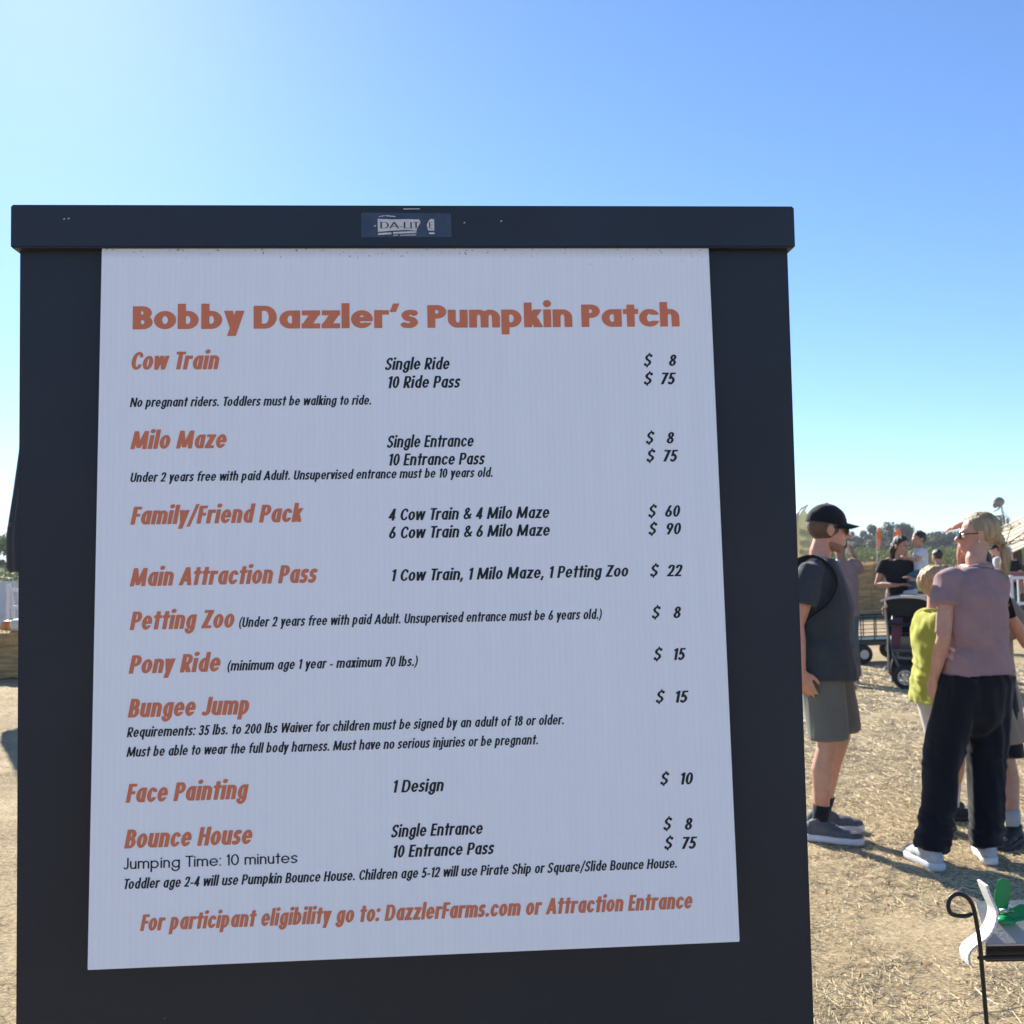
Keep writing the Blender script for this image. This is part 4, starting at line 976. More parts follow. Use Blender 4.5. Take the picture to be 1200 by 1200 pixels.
    def hair(g, m, extra=None, cut=None, size=(.083, .104, .098), c=(0, -.018, .036), name='hair', folds=(.003, (60, 60, 8))):
        b = MB(); s = g.s*g.hs
        b.ell(g.hd(c), [q*s for q in size], g.HR, 24, 16)
        if extra: extra(b, s)
        cuts = [(g.hd(p), g.HR @ Vector(n)) for p, n in (cut or [])]
        return sculpt(b, name, m, g.root, .0055 if g.lod < 1 else .009, 1, folds, cuts)
    def sunglasses(g):
        b = MB(); s = g.s*g.hs
        for sx in (-1, 1):
            M = Matrix.Rotation(-sx*.28, 3, 'Z')
            b.ell(g.hd((sx*.033, .098, -.002)), [.030*s, .006*s, .022*s], g.HR @ M, 16, 10)
            b.tube([g.hd((sx*.058, .088, .004)), g.hd((sx*.076, .05, .006)), g.hd((sx*.084, -.005, .008))], .0035*s, 6)
        b.tube([g.hd((-.01, .104, .004)), g.hd((.01, .104, .004))], .004*s, 6)
        return b.build('sunglasses', SHADES, g.root, smooth=True)
    def cap(g, m, button=True):
        b = MB(); s = g.s*g.hs
        b.ell(g.hd((0, -.012, .036)), [.087*s, .110*s, .105*s], g.HR, 28, 18)
        c = sculpt(b, 'cap', m, g.root, .005, 1, (.0015, (20, 20, 20)), [(g.hd((0, 0, .030)), g.HR @ Vector((0, -.12, -1)))])
        b = MB(); V = []; F = []; nx, ny = 13, 7
        for lay in (0, 1):
            for j in range(ny):
                for i in range(nx):
                    u = (i/(nx-1)-.5)*2; v = j/(ny-1)
                    x = u*.082*(1-.18*v*v); y0 = -.012+.106*math.sqrt(max(0, 1-(x/.088)**2)); L = .078*math.sqrt(max(.0, 1-.93*u*u))
                    V.append(g.hd((x, y0-.006+v*L, .044-.016*v*.9-.026*u*u-lay*.0035)))
            o = lay*nx*ny
            F += [(o+j*nx+i, o+j*nx+i+1, o+(j+1)*nx+i+1, o+(j+1)*nx+i) for j in range(ny-1) for i in range(nx-1)]
        edge = [i for i in range(nx)]+[j*nx+nx-1 for j in range(1, ny)]+[(ny-1)*nx+i for i in range(nx-2, -1, -1)]+[j*nx for j in range(ny-2, 0, -1)]
        o = nx*ny; n = len(edge); F += [(edge[k], edge[(k+1) % n], edge[(k+1) % n]+o, edge[k]+o) for k in range(n)]
        b.add(V, F); b.build('brim', m, c, smooth=True)
        if button:
            b = MB(); b.ell(g.hd((0, -.012, .141)), [.009*s, .009*s, .005*s], g.HR, 10, 6); b.build('button', m, c, smooth=True)
        return c

# ---- the man in the black cap, half hidden by the board, facing right
CHAR = cloth('charcoal', (.040, .050, .058)); OLIVE = cloth('grey_green', (.135, .14, .125)); BLACKC = cloth('black', (.010, .012, .016)); NAVYBLK = cloth('blue_black', (.0055, .007, .013))
man = Figure('man in black cap, sunglasses, charcoal tee and grey-green shorts beside the board', 1.655, 5.52, -114, 1.0,
    J=dict(shR=(.185, -.02, 1.405), elR=(.245, -.10, 1.13), wrR=(.255, -.085, .89), haR=(.245, -.055, .80), head=(0, .045, 1.625),
           hipR=(.09, 0, .92), knR=(.105, .02, .50), anR=(.11, -.035, .085), toR=(.12, .14, .03), hipL=(-.09, .01, .92), knL=(-.10, .06, .51), anL=(-.12, -.055, .085), toL=(-.15, .11, .03)),
    head=(24, -4), girth=1.22, voxel=.0055)
man.body(SKIN, dict(R=dict(palm=(-1, 0, 0), side=(0, 1, 0), curl=.5)))
man.shirt(CHAR, hem=.835, sleeve=.62, pad=.028, flare=.040, hip=.030, folds=(.012, (8, 8, 4.5), [(.98, .12, .010, 15)]), sleeve_r=.080)
man.trousers(OLIVE, .47, (.112, .108, .1), folds=(.008, (8, 8, 3)), name='shorts', crotch=.78, pad=.03)
man.socks(BLACKC, .185); man.shoes(mat('slate_mesh_shoe', (.085, .095, .115), .8, .15, 40, .3, 300), RUBBERW, mat('pale_lace', (.45, .45, .45), .8, .1, 50, 0))
man.hair(BUZZ, size=(.0785, .100, .094), c=(0, -.016, .028), cut=[((0, .040, 0), (0, 1, -.15)), ((0, 0, -.045), (0, .15, -1))], folds=(.001, (200, 200, 200)))
b = MB(); b.ell(man.hd((0, .060, -.092)), (.034, .030, .027), man.HR); b.ell(man.hd((0, .030, -.072)), (.0565, .052, .044), man.HR)
sculpt(b, 'beard', mat('stubble', (.27, .145, .095), .7, .3, 200, .4, 400), man.root, .005, 1, (.0008, (200, 200, 200)), [(man.hd((0, 0, -.066)), man.HR @ Vector((0, .2, 1)))])
man.cap(cloth('cap_black', (.008, .010, .014), bump=.1)); man.sunglasses()
b = MB()
man.limb(b, [(.0, .072, -.098-0+1.625), (0, .09, 1.543)], [.02, .02]) if False else None
bk = thing('backpack', 'black backpack strapped on the back of the man in the black cap', 'backpack', tuple(man.root.location))
b = MB(); man.loft(b, [(Vector((0, -.24, z)), a, d_, 0) for z, a, d_ in ((.98, .12, .06), (1.02, .145, .085), (1.22, .15, .095), (1.36, .13, .07), (1.40, .08, .03))], 20); sculpt(b, 'bag', BLACKC, bk, .009, 3, (.004, (9, 9, 9)))
for sx in (1, -1):
    b = MB(); man.limb(b, spline([(sx*.12, -.17, 1.36), (sx*.13, -.10, 1.452), (sx*.14, -.01, 1.472), (sx*.158, .070, 1.415), (sx*.178, .095, 1.33), (sx*.195, .05, 1.24), (sx*.190, -.04, 1.17), (sx*.14, -.16, 1.08)], 5), [(.026, .007)]*36, cap='flat', up=(sx*.4, .3, 1)); o = b.build('strap', BLACKC, bk, smooth=True)
    b = MB(); b.box(man.w((sx*.127, .02, 1.488)), (.030, .030, .012), man.R); b.build('buckle', mat('grey_buckle', (.35, .35, .36), .4, .1, 40, 0), o, bevel=.002)

# ---- the woman seen from behind, shading her eyes
MAUVE = cloth('mauve', (.30, .195, .205)); 
wom = Figure('blonde woman with ponytail in mauve tee and wide black trousers, hand shading her eyes', 2.245, 5.03, 20, .963,
    J=dict(head=(.070, .02, 1.632), neck=(.03, .0, 1.47), shL=(-.158, -.005, 1.395), elL=(-.222, -.03, 1.12), wrL=(-.215, .06, .90), haL=(-.190, .10, .81),
           shR=(.160, .01, 1.40), elR=(.235, .30, 1.475), wrR=(.165, .200, 1.700), haR=(.075, .185, 1.682),
           hipR=(.092, 0, .92), knR=(.06, .02, .50), anR=(.015, -.01, .085), toR=(.105, .12, .03), hipL=(-.092, .0, .92), knL=(-.19, .05, .50), anL=(-.315, .02, .085), toL=(-.285, .17, .03)),
    head=(52, 2), girth=1.06, shoulder_turn=4, voxel=.0052, arm=.87)
wom.hs = .91
wom.body(SKIN, dict(L=dict(palm=(1, 0, 0), side=(.2, 1, 0), curl=.5), R=dict(palm=(0, -.3, -1), side=(-.3, -1, 0), curl=.12)))
wom.shirt(MAUVE, hem=.935, sleeve=.40, pad=.024, flare=.034, hip=.012, folds=(.012, (6.5, 6.5, 5.5), [(1.04, .09, .009, 17), (1.27, .12, .006, 14)]), sleeve_r=.068)
wom.trousers(NAVYBLK, .985, (.118, .092, .076), folds=(.014, (9, 9, 1.8), [(.14, .14, .014, 20), (.50, .12, .008, 16)]), crotch=.63, pad=.026, rise=1.0)
wom.socks(cloth('white_sock', (.6, .6, .6)), .14); wom.shoes(mat('pale_knit_shoe', (.42, .43, .44), .85, .1, 40, .25, 400), RUBBERW, RUBBERW)
def tail(b, s):
    w = wom
    b.tube([w.hd(p) for p in ((0, -.09, -.01), (0, -.118, -.035), (.004, -.128, -.060))], [.045*s, .030*s, .017*s], 12, cap='round')
wom.hair(BLOND, tail, cut=[((0, .052, .075), (0, 1, -.62))], size=(.084, .106, .100), c=(0, -.016, .034), folds=(.0022, (70, 70, 6)))
b = MB(); T_ = [(0, -.126, -.056), (.006, -.140, -.085), (.012, -.146, -.13), (.012, -.140, -.19), (.006, -.128, -.245), (0, -.12, -.275)]
b.tube([wom.hd(p) for p in T_], [(.016, .016), (.027, .022), (.034, .024), (.034, .020), (.024, .013), (.008, .005)], 14, up=wom.HR @ Vector((0, 1, 0)), cap='round')
sculpt(b, 'ponytail', BLOND, wom.root, .005, 1, (.006, (80, 80, 5)))
b = MB(); rs = random.Random(5)                                           # loose strands over the hair and the tail
for i in range(260):
    a = rs.uniform(-1.25, 1.25); q = rs.uniform(.86, 1.02); P = []
    for k in range(9):
        t = k/8; th = a*(1-t**1.3); ph = 1.25-2.15*t
        x = .0865*math.sin(th)*math.cos(ph*.75)*(1-t*.55); y = -.016-.1075*math.cos(th*.9)*math.cos(ph) if t > .0 else -.016-.1075*math.cos(th*.9)*math.cos(ph)
        z = .034+.1025*math.sin(ph); P.append(wom.hd((x, y, z)))
    b.tube(P, .0015, 4)
for i in range(90):
    a = rs.uniform(0, 6.28); e = rs.uniform(.8, 1.15); L = rs.uniform(.8, 1.12)
    b.tube([wom.hd((p[0]+math.cos(a)*w_*e, p[1]+math.sin(a)*w_*.75*e, p[2]*L if k > 2 else p[2])) for k, (p, w_) in enumerate(zip(T_, (.012, .026, .033, .033, .026, .016)))], .0010, 4)
b.build('strands', BLOND, wom.root, smooth=True)
b = MB(); b.tube([wom.hd((.003+.019*math.cos(t), -.127, -.058+.019*math.sin(t))) for t in [k*2*math.pi/12 for k in range(12)]], .007, 8, closed=True); b.build('hair_tie', mat('rose_band', (.25, .08, .07), .8, .1, 40, .1), wom.root, smooth=True)
wom.sunglasses()
PEARL = mat('pearl', (.7, .7, .7), .25, 0, 10, 0)
for sx in (-1, 1): b = MB(); b.ell(wom.hd((sx*.085, .000, -.036)), (.004, .004, .005)); b.build('earring', PEARL, wom.root, smooth=True)

# ---- the boy in yellow, facing right, partly behind the woman
LIME = cloth('yellow_green', (.42, .435, .075), trans=.12); PALEP = cloth('pale_grey', (.46, .46, .45))
boy = Figure('boy in bright yellow-green sweatshirt and pale trousers close behind the woman in mauve', 2.40, 5.88, -78, .80,
    J=dict(head=(0, .035, 1.615), neck=(0, .015, 1.455), chest=(0, .02, 1.30), waist=(0, -.01, 1.08), shR=(.150, .02, 1.375), elR=(.185, .0, 1.13), wrR=(.18, .15, .95), haR=(.16, .23, .90),
           shL=(-.150, .02, 1.375), elL=(-.18, .02, 1.13), wrL=(-.15, .17, .96), haL=(-.12, .25, .92), anL=(-.11, .05, .085), toL=(-.13, .22, .03), knL=(-.10, .06, .5)),
    head=(-12, -14), voxel=.0055, girth=1.0)
boy.hs = 1.18
boy.body(skin('rosy', (.56, .30, .22)), dict(R=dict(curl=.5), L=dict(curl=.5)))
boy.shirt(LIME, hem=.80, sleeve=1.85, pad=.034, flare=.014, folds=(.016, (8, 8, 6), [(.80, .12, .014, 20)]), name='sweatshirt', hood=False)
boy.trousers(PALEP, .97, (.100, .082, .072), folds=(.010, (9, 9, 4)))
boy.shoes(mat('black_trainer', (.014, .014, .017), .7, .2, 30, .2, 200), mat('black_rubber', (.02, .02, .022), .7, .1, 30, 0))
boy.hair(STRAWBLOND, cut=[((0, .060, .060), (0, 1, -.75)), ((0, 0, -.045), (0, .2, -1))], size=(.084, .106, .100), folds=(.006, (40, 40, 14)))
boy.eyes()
b = MB(); b.ell(boy.hd((0, .068, -.060)), [q*boy.s*boy.hs for q in (.052, .046, .044)], boy.HR); sculpt(b, 'face_mask', cloth('white_mask', (.7, .7, .7)), boy.root, .006, 2, (.003, (30, 30, 30)))

# ---- the youngster behind her right side
TAN = cloth('tan', (.27, .205, .15))
teen = Figure('youngster in long tan shirt and black shorts mostly hidden behind the woman in mauve', 2.46, 5.44, 128, .86,
    J=dict(elR=(.17, .08, 1.14), wrR=(.08, .20, 1.12), haR=(.0, .24, 1.12), shL=(-.165, .0, 1.41), elL=(-.285, -.02, 1.17), wrL=(-.27, .13, 1.34), haL=(-.25, .17, 1.42), knR=(.15, .05, .50), anR=(.23, .10, .085), toR=(.26, .27, .03), anL=(-.18, .05, .085), knL=(-.14, .03, .5), toL=(-.20, .21, .03)),
    head=(-15, -10), voxel=.006)
teen.body(SKIN, dict(L=dict(palm=(.2, 1, .0), side=(1, 0, .3), curl=.9)))
teen.shirt(TAN, hem=.60, sleeve=.72, pad=.040, flare=.045, folds=(.012, (8, 8, 4)), sleeve_r=.082)
teen.trousers(BLACKC, .50, (.112, .110, .1), folds=(.009, (8, 8, 3)), name='shorts', pad=.03)
teen.socks(cloth('grey_sock', (.42, .42, .42)), .20); teen.shoes(mat('black_leather_trainer', (.012, .012, .014), .55, .2, 30, .2, 200), mat('dark_rubber', (.03, .03, .032), .7, .1, 30, 0))
teen.hair(BROWN, cut=[((0, .055, .060), (0, 1, -.7)), ((0, 0, -.05), (0, .2, -1))]); teen.eyes()
ph = thing('phone', 'black phone held up by the youngster in the tan shirt', 'phone', tuple(teen.root.location))
b = MB(); b.box(teen.w((-.255, .185, 1.425)), (.074, .010, .150), teen.R @ Matrix.Rotation(.25, 3, 'Y')); b.build('phone_body', SHADES, ph, bevel=.004)
b = MB(); b.box(teen.w((-.240, .1925, 1.46)), (.022, .003, .022), teen.R); b.build('camera_bump', BLACKP, ph, bevel=.001)

# ---- further back
def plain(label, x, y, heading, s, shirt, legs, skinm, hairm, J=None, head=(0, 0), hem=.88, sleeve=.55, lod=1, hat=None, group=None, girth=1.0, long_hair=False, length=.98, shoe=None):
    g = Figure(label, x, y, heading, s, J, head, girth, voxel=.010, lod=lod, group=group)
    g.body(skinm); g.shirt(shirt, hem=hem, sleeve=sleeve, pad=.024, flare=.02, folds=(.010, (8, 8, 5)), sleeve_r=.078)
    g.trousers(legs, length, (.105, .088, .078), folds=(.008, (8, 8, 3)))
    g.shoes(shoe or mat('dark_shoe', (.04, .04, .045), .7, .2, 30, .2, 200), SOLEG)
    ex = None
    if long_hair:
        def ex(b, s): b.tube([g.hd(p) for p in ((0, -.05, .03), (0, -.085, -.08), (0, -.07, -.20))], [(.07*s, .05*s), (.075*s, .045*s), (.05*s, .025*s)], 12, up=(0, 1, 0), cap='round')
    g.hair(hairm, ex, cut=[((0, .055, .062), (0, 1, -.65))]+([] if long_hair else [((0, 0, -.05), (0, .2, -1))]), folds=(.005, (40, 40, 12))); g.eyes()
    if hat: g.cap(hat)
    return g
DENIM = cloth('denim', (.07, .13, .17)); LILAC = cloth('dusty_mauve', (.225, .165, .165)); WHITEC = cloth('white', (.66, .67, .72), trans=.15)
mv = plain('person in loose dusty mauve top raising a pale phone behind the capped man', 3.90, 12.2, 5, .985, LILAC, DENIM, SKIN3, BROWN,
    J=dict(elR=(.27, .12, 1.33), wrR=(.25, .21, 1.53), haR=(.24, .215, 1.62)), hem=.80, sleeve=.9, girth=1.25)
p2 = thing('phone', 'pale phone held up by the person in the loose dusty mauve top', 'phone', tuple(mv.root.location))
b = MB(); b.box(mv.w((.225, .255, 1.625)), (.075, .012, .15), mv.R @ Matrix.Rotation(.2, 3, 'Y')); b.build('phone_body', mat('pale_case', (.6, .58, .5), .5, .1, 30, 0), p2, bevel=.004)
mother = plain('dark-haired woman in black tee carrying a toddler behind the stroller', 4.62, 12.25, 165, .985, BLACKC, BLACKC, SKIN2, BROWN,
    J=dict(elR=(.27, .02, 1.17), wrR=(.06, .24, 1.16), haR=(-.03, .25, 1.17), elL=(-.26, .06, 1.16), wrL=(-.14, .24, 1.22), haL=(-.08, .26, 1.25), head=(-.02, .04, 1.625)), head=(40, -12), sleeve=.5, long_hair=True)
tod = Figure('toddler in white shirt held in the arms of the dark-haired woman', 4.82, 12.12, 75, .53,
    J=dict(hipR=(.10, 0, .92), knR=(.17, .24, .84), anR=(.17, .20, .56), toR=(.18, .30, .50), hipL=(-.10, 0, .92), knL=(-.17, .24, .84), anL=(-.17, .20, .56), toL=(-.18, .30, .50),
           elR=(.24, .12, 1.20), wrR=(.16, .30, 1.27), haR=(.13, .38, 1.30), elL=(-.24, .12, 1.2), wrL=(-.16, .3, 1.27), haL=(-.13, .38, 1.30), head=(0, .03, 1.67)), head=(25, -6), voxel=.008, lod=1, z=.79)
tod.hs = 1.55
tod.body(SKIN2); tod.shirt(WHITEC, hem=.84, sleeve=.6, pad=.05, flare=.02, sleeve_r=.1); tod.trousers(DENIM, .95, (.12, .10, .09)); tod.shoes(RUBBERW, RUBBERW)
tod.hair(BROWN, cut=[((0, .050, .062), (0, 1, -.65)), ((0, 0, -.05), (0, .2, -1))], folds=(.006, (40, 40, 20))); tod.eyes()
plain('person with dark hair in black top just behind the woman carrying the toddler', 5.0, 13.3, 110, .955, BLACKC, BLACKC, SKIN2, BROWN, head=(20, 0), long_hair=True)
plain('dark-haired visitor in olive top standing between the flags and the woman in mauve', 6.80, 16.4, 20, .90, cloth('olive_top', (.12, .13, .06)), DENIM, SKIN2, BROWN)
plain('visitor in black cap and pale top behind the white rail fence', 9.32, 19.7, 60, .97, cloth('pale_top', (.4, .4, .42)), DENIM, SKIN, BROWN, hat=BLACKC, lod=2)
plain('visitor in white-topped cap and dark top behind the white rail fence', 9.80, 20.3, 150, .93, BLACKC, DENIM, SKIN, BROWN, hat=WHITEC, lod=2)
# ================================================================ hay bales
HAY = mat('hay', (.43, .29, .135), .9, .5, 7, .9, 55, stretch=(.35, 1, 3.2), spec=.15)
def bale_mesh(L, D, H, seed, tufts=1500):
    r = random.Random(seed); b = MB(); nx, ny, nz = int(L/.09), int(D/.09), int(H/.09); V = {}; idx = []
    def vid(i, j, k):
        if (i, j, k) not in V:
            p = Vector((i/nx-.5, j/ny-.5, k/nz)); q = Vector((p.x*L, p.y*D, p.z*H))
            e = sum(1 for t, m in ((i, nx), (j, ny), (k, nz)) if t in (0, m))
            q *= 1-.018*(e-1); q += Vector((noise.noise(q*4+Vector((seed*9, 0, 0))), noise.noise(q*4+Vector((0, seed*7, 3))), noise.noise(q*5+Vector((5, 0, seed)))))*.035
            q.z = max(q.z, 0); V[(i, j, k)] = len(idx); idx.append(tuple(q))
        return V[(i, j, k)]
    F = []
    for i in range(nx):
        for j in range(ny):
            for k in (0, nz): F.append((vid(i, j, k), vid(i+1, j, k), vid(i+1, j+1, k), vid(i, j+1, k)))
    for i in range(nx):
        for k in range(nz):
            for j in (0, ny): F.append((vid(i, j, k), vid(i+1, j, k), vid(i+1, j, k+1), vid(i, j, k+1)))
    for j in range(ny):
        for k in range(nz):
            for i in (0, nx): F.append((vid(i, j, k), vid(i, j+1, k), vid(i, j+1, k+1), vid(i, j, k+1)))
    b.add(idx, F)
    for t in range(tufts):                                   # stalks sticking out all over
        ax = r.choice((0, 1, 1, 2, 2)); p = Vector((r.uniform(-.5, .5)*L, r.uniform(-.5, .5)*D, r.uniform(.02, 1)*H)); n = Vector((0, 0, 0))
        if ax == 0: s = r.choice((-1, 1)); p.x = s*L/2*.98; n.x = s
        elif ax == 1: s = r.choice((-1, 1)); p.y = s*D/2*.98; n.y = s
        else: p.z = H*.99; n.z = 1
        d = (n*r.uniform(.2, 1)+Vector((r.gauss(0, .7), r.gauss(0, .7), r.gauss(0, .5)))).normalized(); q = p+d*r.uniform(.06, .20); w = d.orthogonal().normalized()*.007
        o = len(b.v); b.v += [tuple(p-w), tuple(p+w), tuple(q)]; b.f.append((o, o+1, o+2))
    me = b.mesh('hay_bale'); bm = bmesh.new(); bm.from_mesh(me); bmesh.ops.recalc_face_normals(bm, faces=bm.faces); bm.to_mesh(me); bm.free()
    me.materials.append(HAY); return me
TWINE = mat('twine', (.30, .18, .08), .8, .2, 40, 0)
BM = [bale_mesh(2.4, .95, .68, 1), bale_mesh(2.4, .95, .66, 2)]
def twine_mesh(L, D, H, n):
    out = []
    for k in range(n):
        b = MB(); x = (k-(n-1)/2)*L/(n+.6); b.tube([(x, -D/2-.012, .01), (x, -D/2-.012, H+.012), (x, D/2+.012, H+.012), (x, D/2+.012, .01)], .008, 5)
        me = b.mesh('twine'); me.materials.append(TWINE); out.append(me)
    return out
TM = twine_mesh(2.4, .97, .68, 4)
def bale(x, y, z, rz, k, label, group, meshes=None, tw=None):
    o = bpy.data.objects.new('hay_bale', (meshes or BM)[k % 2]); COL.objects.link(o); o.location = (x, y, z); o.rotation_euler = (0, 0, rz); tag(o, label, 'hay bale', group)
    for me in tw or TM: t = bpy.data.objects.new('twine', me); COL.objects.link(t); t.parent = o
row = [(3.9, 26.6), (6.35, 26.55), (8.80, 26.5)]
for i, (x, y) in enumerate(row):
    bale(x, y, 0, 0, i, 'big hay bale in the lower course of the straw wall behind the garden cart', 'hay wall, lower course')
    bale(x+.1*(i-1), y+.03, .66, 0, i+1, 'big hay bale in the sunlit top course of the straw wall behind the garden cart', 'hay wall, upper course')
SB = [bale_mesh(1.15, .62, .66, 5, 420), bale_mesh(1.15, .62, .66, 6, 420)]; ST = twine_mesh(1.15, .64, .66, 2)
bale(-7.15, 14.9, 0, .12, 0, 'hay bale resting on the ground at the left edge below the pale fence', 'hay bales at the left edge', SB, ST)
bale(-8.36, 15.1, 0, .10, 1, 'hay bale resting on the ground at the left edge below the pale fence', 'hay bales at the left edge', SB, ST)
pm = MB()
PUMP = mat('pumpkin_skin', (.55, .17, .02), .45, .15, 6, .1, 20, spec=.5); PALEPUMP = mat('pale_pumpkin_skin', (.62, .58, .48), .5, .12, 6, .1, 20)
def pumpkin(x, y, z, R, m, label, name='pumpkin'):
    b = MB(); V = []; F = []; n, k = 40, 12
    for i in range(k+1):
        a = math.pi*i/k
        for j in range(n):
            t = 2*math.pi*j/n; rr = R*(math.sin(a)**.8 if 0 < i < k else .05)*(1-.09*abs(math.cos(4.5*t))**3); V.append((rr*math.cos(t), rr*math.sin(t), R*.80*(1-.22*math.exp(-(math.sin(a)*3)**2))*-math.cos(a)+R*.66))
    F = [(i*n+j, i*n+(j+1) % n, (i+1)*n+(j+1) % n, (i+1)*n+j) for i in range(k) for j in range(n)]
    b.add(V, F); t = thing(name, label, 'pumpkin', (x, y, z)); b.build('flesh', m, t, smooth=True)
    b = MB(); b.tube([(0, 0, R*1.2), (.01, 0, R*1.42), (.04, .01, R*1.58)], [R*.13, R*.09, R*.10], 7); b.build('stem', BARK, t, smooth=True)
pumpkin(-7.10, 14.75, .66, .13, PALEPUMP, 'pale pumpkin sitting on the hay bale at the left edge')
pumpkin(-7.36, 14.98, .66, .11, PUMP, 'orange pumpkin sitting on the hay bale at the left edge')

# ================================================================ garden cart
DK = mat('dark_green_steel', (.020, .034, .032), .5, .15, 10, .1, 60); TYRE = mat('tyre_rubber', (.018, .018, .019), .85, .15, 30, .3, 60); RIM = mat('pale_rim', (.50, .50, .47), .5, .1, 30, 0)
def wheel_into(parent, c, R, w, M, spokes=0, rimm=RIM):
    """tyre with rim (and spokes) around axis x of M"""
    b = MB(); b.tube([Vector(c)+M @ Vector((0, (R-w*.5)*math.cos(t), (R-w*.5)*math.sin(t))) for t in [k*2*math.pi/28 for k in range(28)]], [w*.5]*28, 10, closed=True)
    t = b.build('wheel', TYRE, parent, smooth=True)
    b = MB()
    if spokes:
        b.tube([Vector(c)+M @ Vector((0, (R-w*1.05)*math.cos(q), (R-w*1.05)*math.sin(q))) for q in [k*2*math.pi/24 for k in range(24)]], .010, 6, closed=True)
        b.tube([Vector(c)+M @ Vector((-w*.6, 0, 0)), Vector(c)+M @ Vector((w*.6, 0, 0))], .028, 10)
        for k in range(spokes): 
            q = 2*math.pi*k/spokes; b.tube([Vector(c), Vector(c)+M @ Vector((0, (R-w)*math.cos(q), (R-w)*math.sin(q)))], .011, 5)
    else:
        b.tube([Vector(c)+M @ Vector((s*w*.42, 0, 0)) for s in (-1, 1)], R-w*.85, 20); b.tube([Vector(c)+M @ Vector((s*w*.62, 0, 0)) for s in (-1, 1)], R*.22, 12)
    b.build('rim', rimm, t, smooth=not spokes and False)
cart = thing('garden_cart', 'mesh-sided garden cart with fat black tyres standing in front of the straw wall', 'cart', (5.16, 14.72, 0), .22)
b = MB()
for z in (.32, .64):
    b.tube([(-.62, -.31, z), (.62, -.31, z), (.62, .31, z), (-.62, .31, z)], .016, 6, closed=True)
for x, y in ((-.62, -.31), (.62, -.31), (.62, .31), (-.62, .31)): b.tube([(x, y, .30), (x, y, .65)], .018, 6)
for s in (-1, 1):
    for k in range(1, 6): b.tube([(-.62+k*1.24/6, s*.31, .32), (-.62+k*1.24/6, s*.31, .64)], .009, 5)
    b.tube([(-.62, s*.31, .43), (.62, s*.31, .43)], .005, 4); b.tube([(-.62, s*.31, .54), (.62, s*.31, .54)], .005, 4)
    for k in range(1, 3): b.tube([(s*.62, -.31+k*.2, .32), (s*.62, -.31+k*.2, .64)], .008, 5)
b.build('rail_frame', DK, cart)
b = MB(); b.box((0, 0, .305), (1.24, .62, .03)); b.box((0, -.30, .285), (1.24, .03, .07)); b.box((0, .30, .285), (1.24, .03, .07)); b.build('deck', DK, cart)
b = MB()
for x in (-.42, .42): b.tube([(x, -.36, .137), (x, .36, .137)], .014, 8); b.tube([(x, -.2, .137), (x+(.1 if x < 0 else -.1), -.12, .28)], .014, 6); b.tube([(x, .2, .137), (x+(.1 if x < 0 else -.1), .12, .28)], .014, 6)
b.build('axle', DK, cart)
for x in (-.42, .42):
    for y in (-.36, .36): wheel_into(cart, (x, y, .137), .137, .085, Matrix.Rotation(math.pi/2, 3, 'Z'))
b = MB(); b.tube([(-.60, 0, .20), (-.85, .02, .26), (-1.15, .05, .62)], .014, 8); b.tube([(-1.15, -.06, .62), (-1.15, .16, .62)], .014, 8); b.build('handle', DK, cart)

# ================================================================ stroller
SF = mat('grey_stroller_tube', (.10, .11, .12), .4, .1, 20, 0, metal=.6); SCL = cloth('stroller_black', (.012, .016, .022)); TRIM = mat('pale_trim', (.50, .48, .45), .6, .1, 20, 0); PLUM = cloth('plum', (.10, .035, .06))
sr = thing('stroller', 'black three-wheeled stroller with pale-edged canopy in front of the woman with the toddler', 'stroller', (4.52, 11.72, 0), math.radians(-35))
# local: front towards -y
b = MB()
for s in (-1, 1):
    b.tube([(s*.06, -.30, .20), (s*.17, -.18, .42), (s*.24, .06, .62), (s*.25, .34, 1.00)], .014, 8)
    b.tube([(s*.24, .06, .62), (s*.28, .30, .15)], .014, 8); b.tube([(s*.22, -.05, .52), (s*.26, .22, .30)], .010, 6)
b.tube([(-.25, .34, 1.00), (-.22, .42, 1.045), (.22, .42, 1.045), (.25, .34, 1.00)], .016, 8); b.tube([(-.28, .30, .15), (.28, .30, .15)], .012, 8); b.tube([(-.17, -.18, .42), (.17, -.18, .42)], .014, 8)
b.build('frame', SF, sr, smooth=True)
b = MB(); V = []
for j, (y, z) in enumerate(((-.20, 1.02), (-.10, 1.045), (.05, 1.05), (.20, 1.02), (.30, .94))):
    for i in range(9): u = i/8*2-1; V.append((u*.27, y, z-.05*abs(u)**3))
n = len(V); F = [(j*9+i, j*9+i+1, (j+1)*9+i+1, (j+1)*9+i) for j in range(4) for i in range(8)]
V += [(x, y, z-.012) for x, y, z in V]; F += [tuple(q+n for q in f[::-1]) for f in F]
edge = list(range(9))+[j*9+8 for j in range(1, 5)]+[36+i for i in range(7, -1, -1)]+[j*9 for j in range(3, 0, -1)]; F += [(edge[k], edge[(k+1) % len(edge)], edge[(k+1) % len(edge)]+n, edge[k]+n) for k in range(len(edge))]
b.add(V, F); can = b.build('canopy', SCL, sr, smooth=True)
b = MB(); b.tube([((i/8*2-1)*.272, -.205, 1.025-.05*abs(i/8*2-1)**3) for i in range(9)], .016, 8); b.build('canopy_edge', TRIM, can, smooth=True)
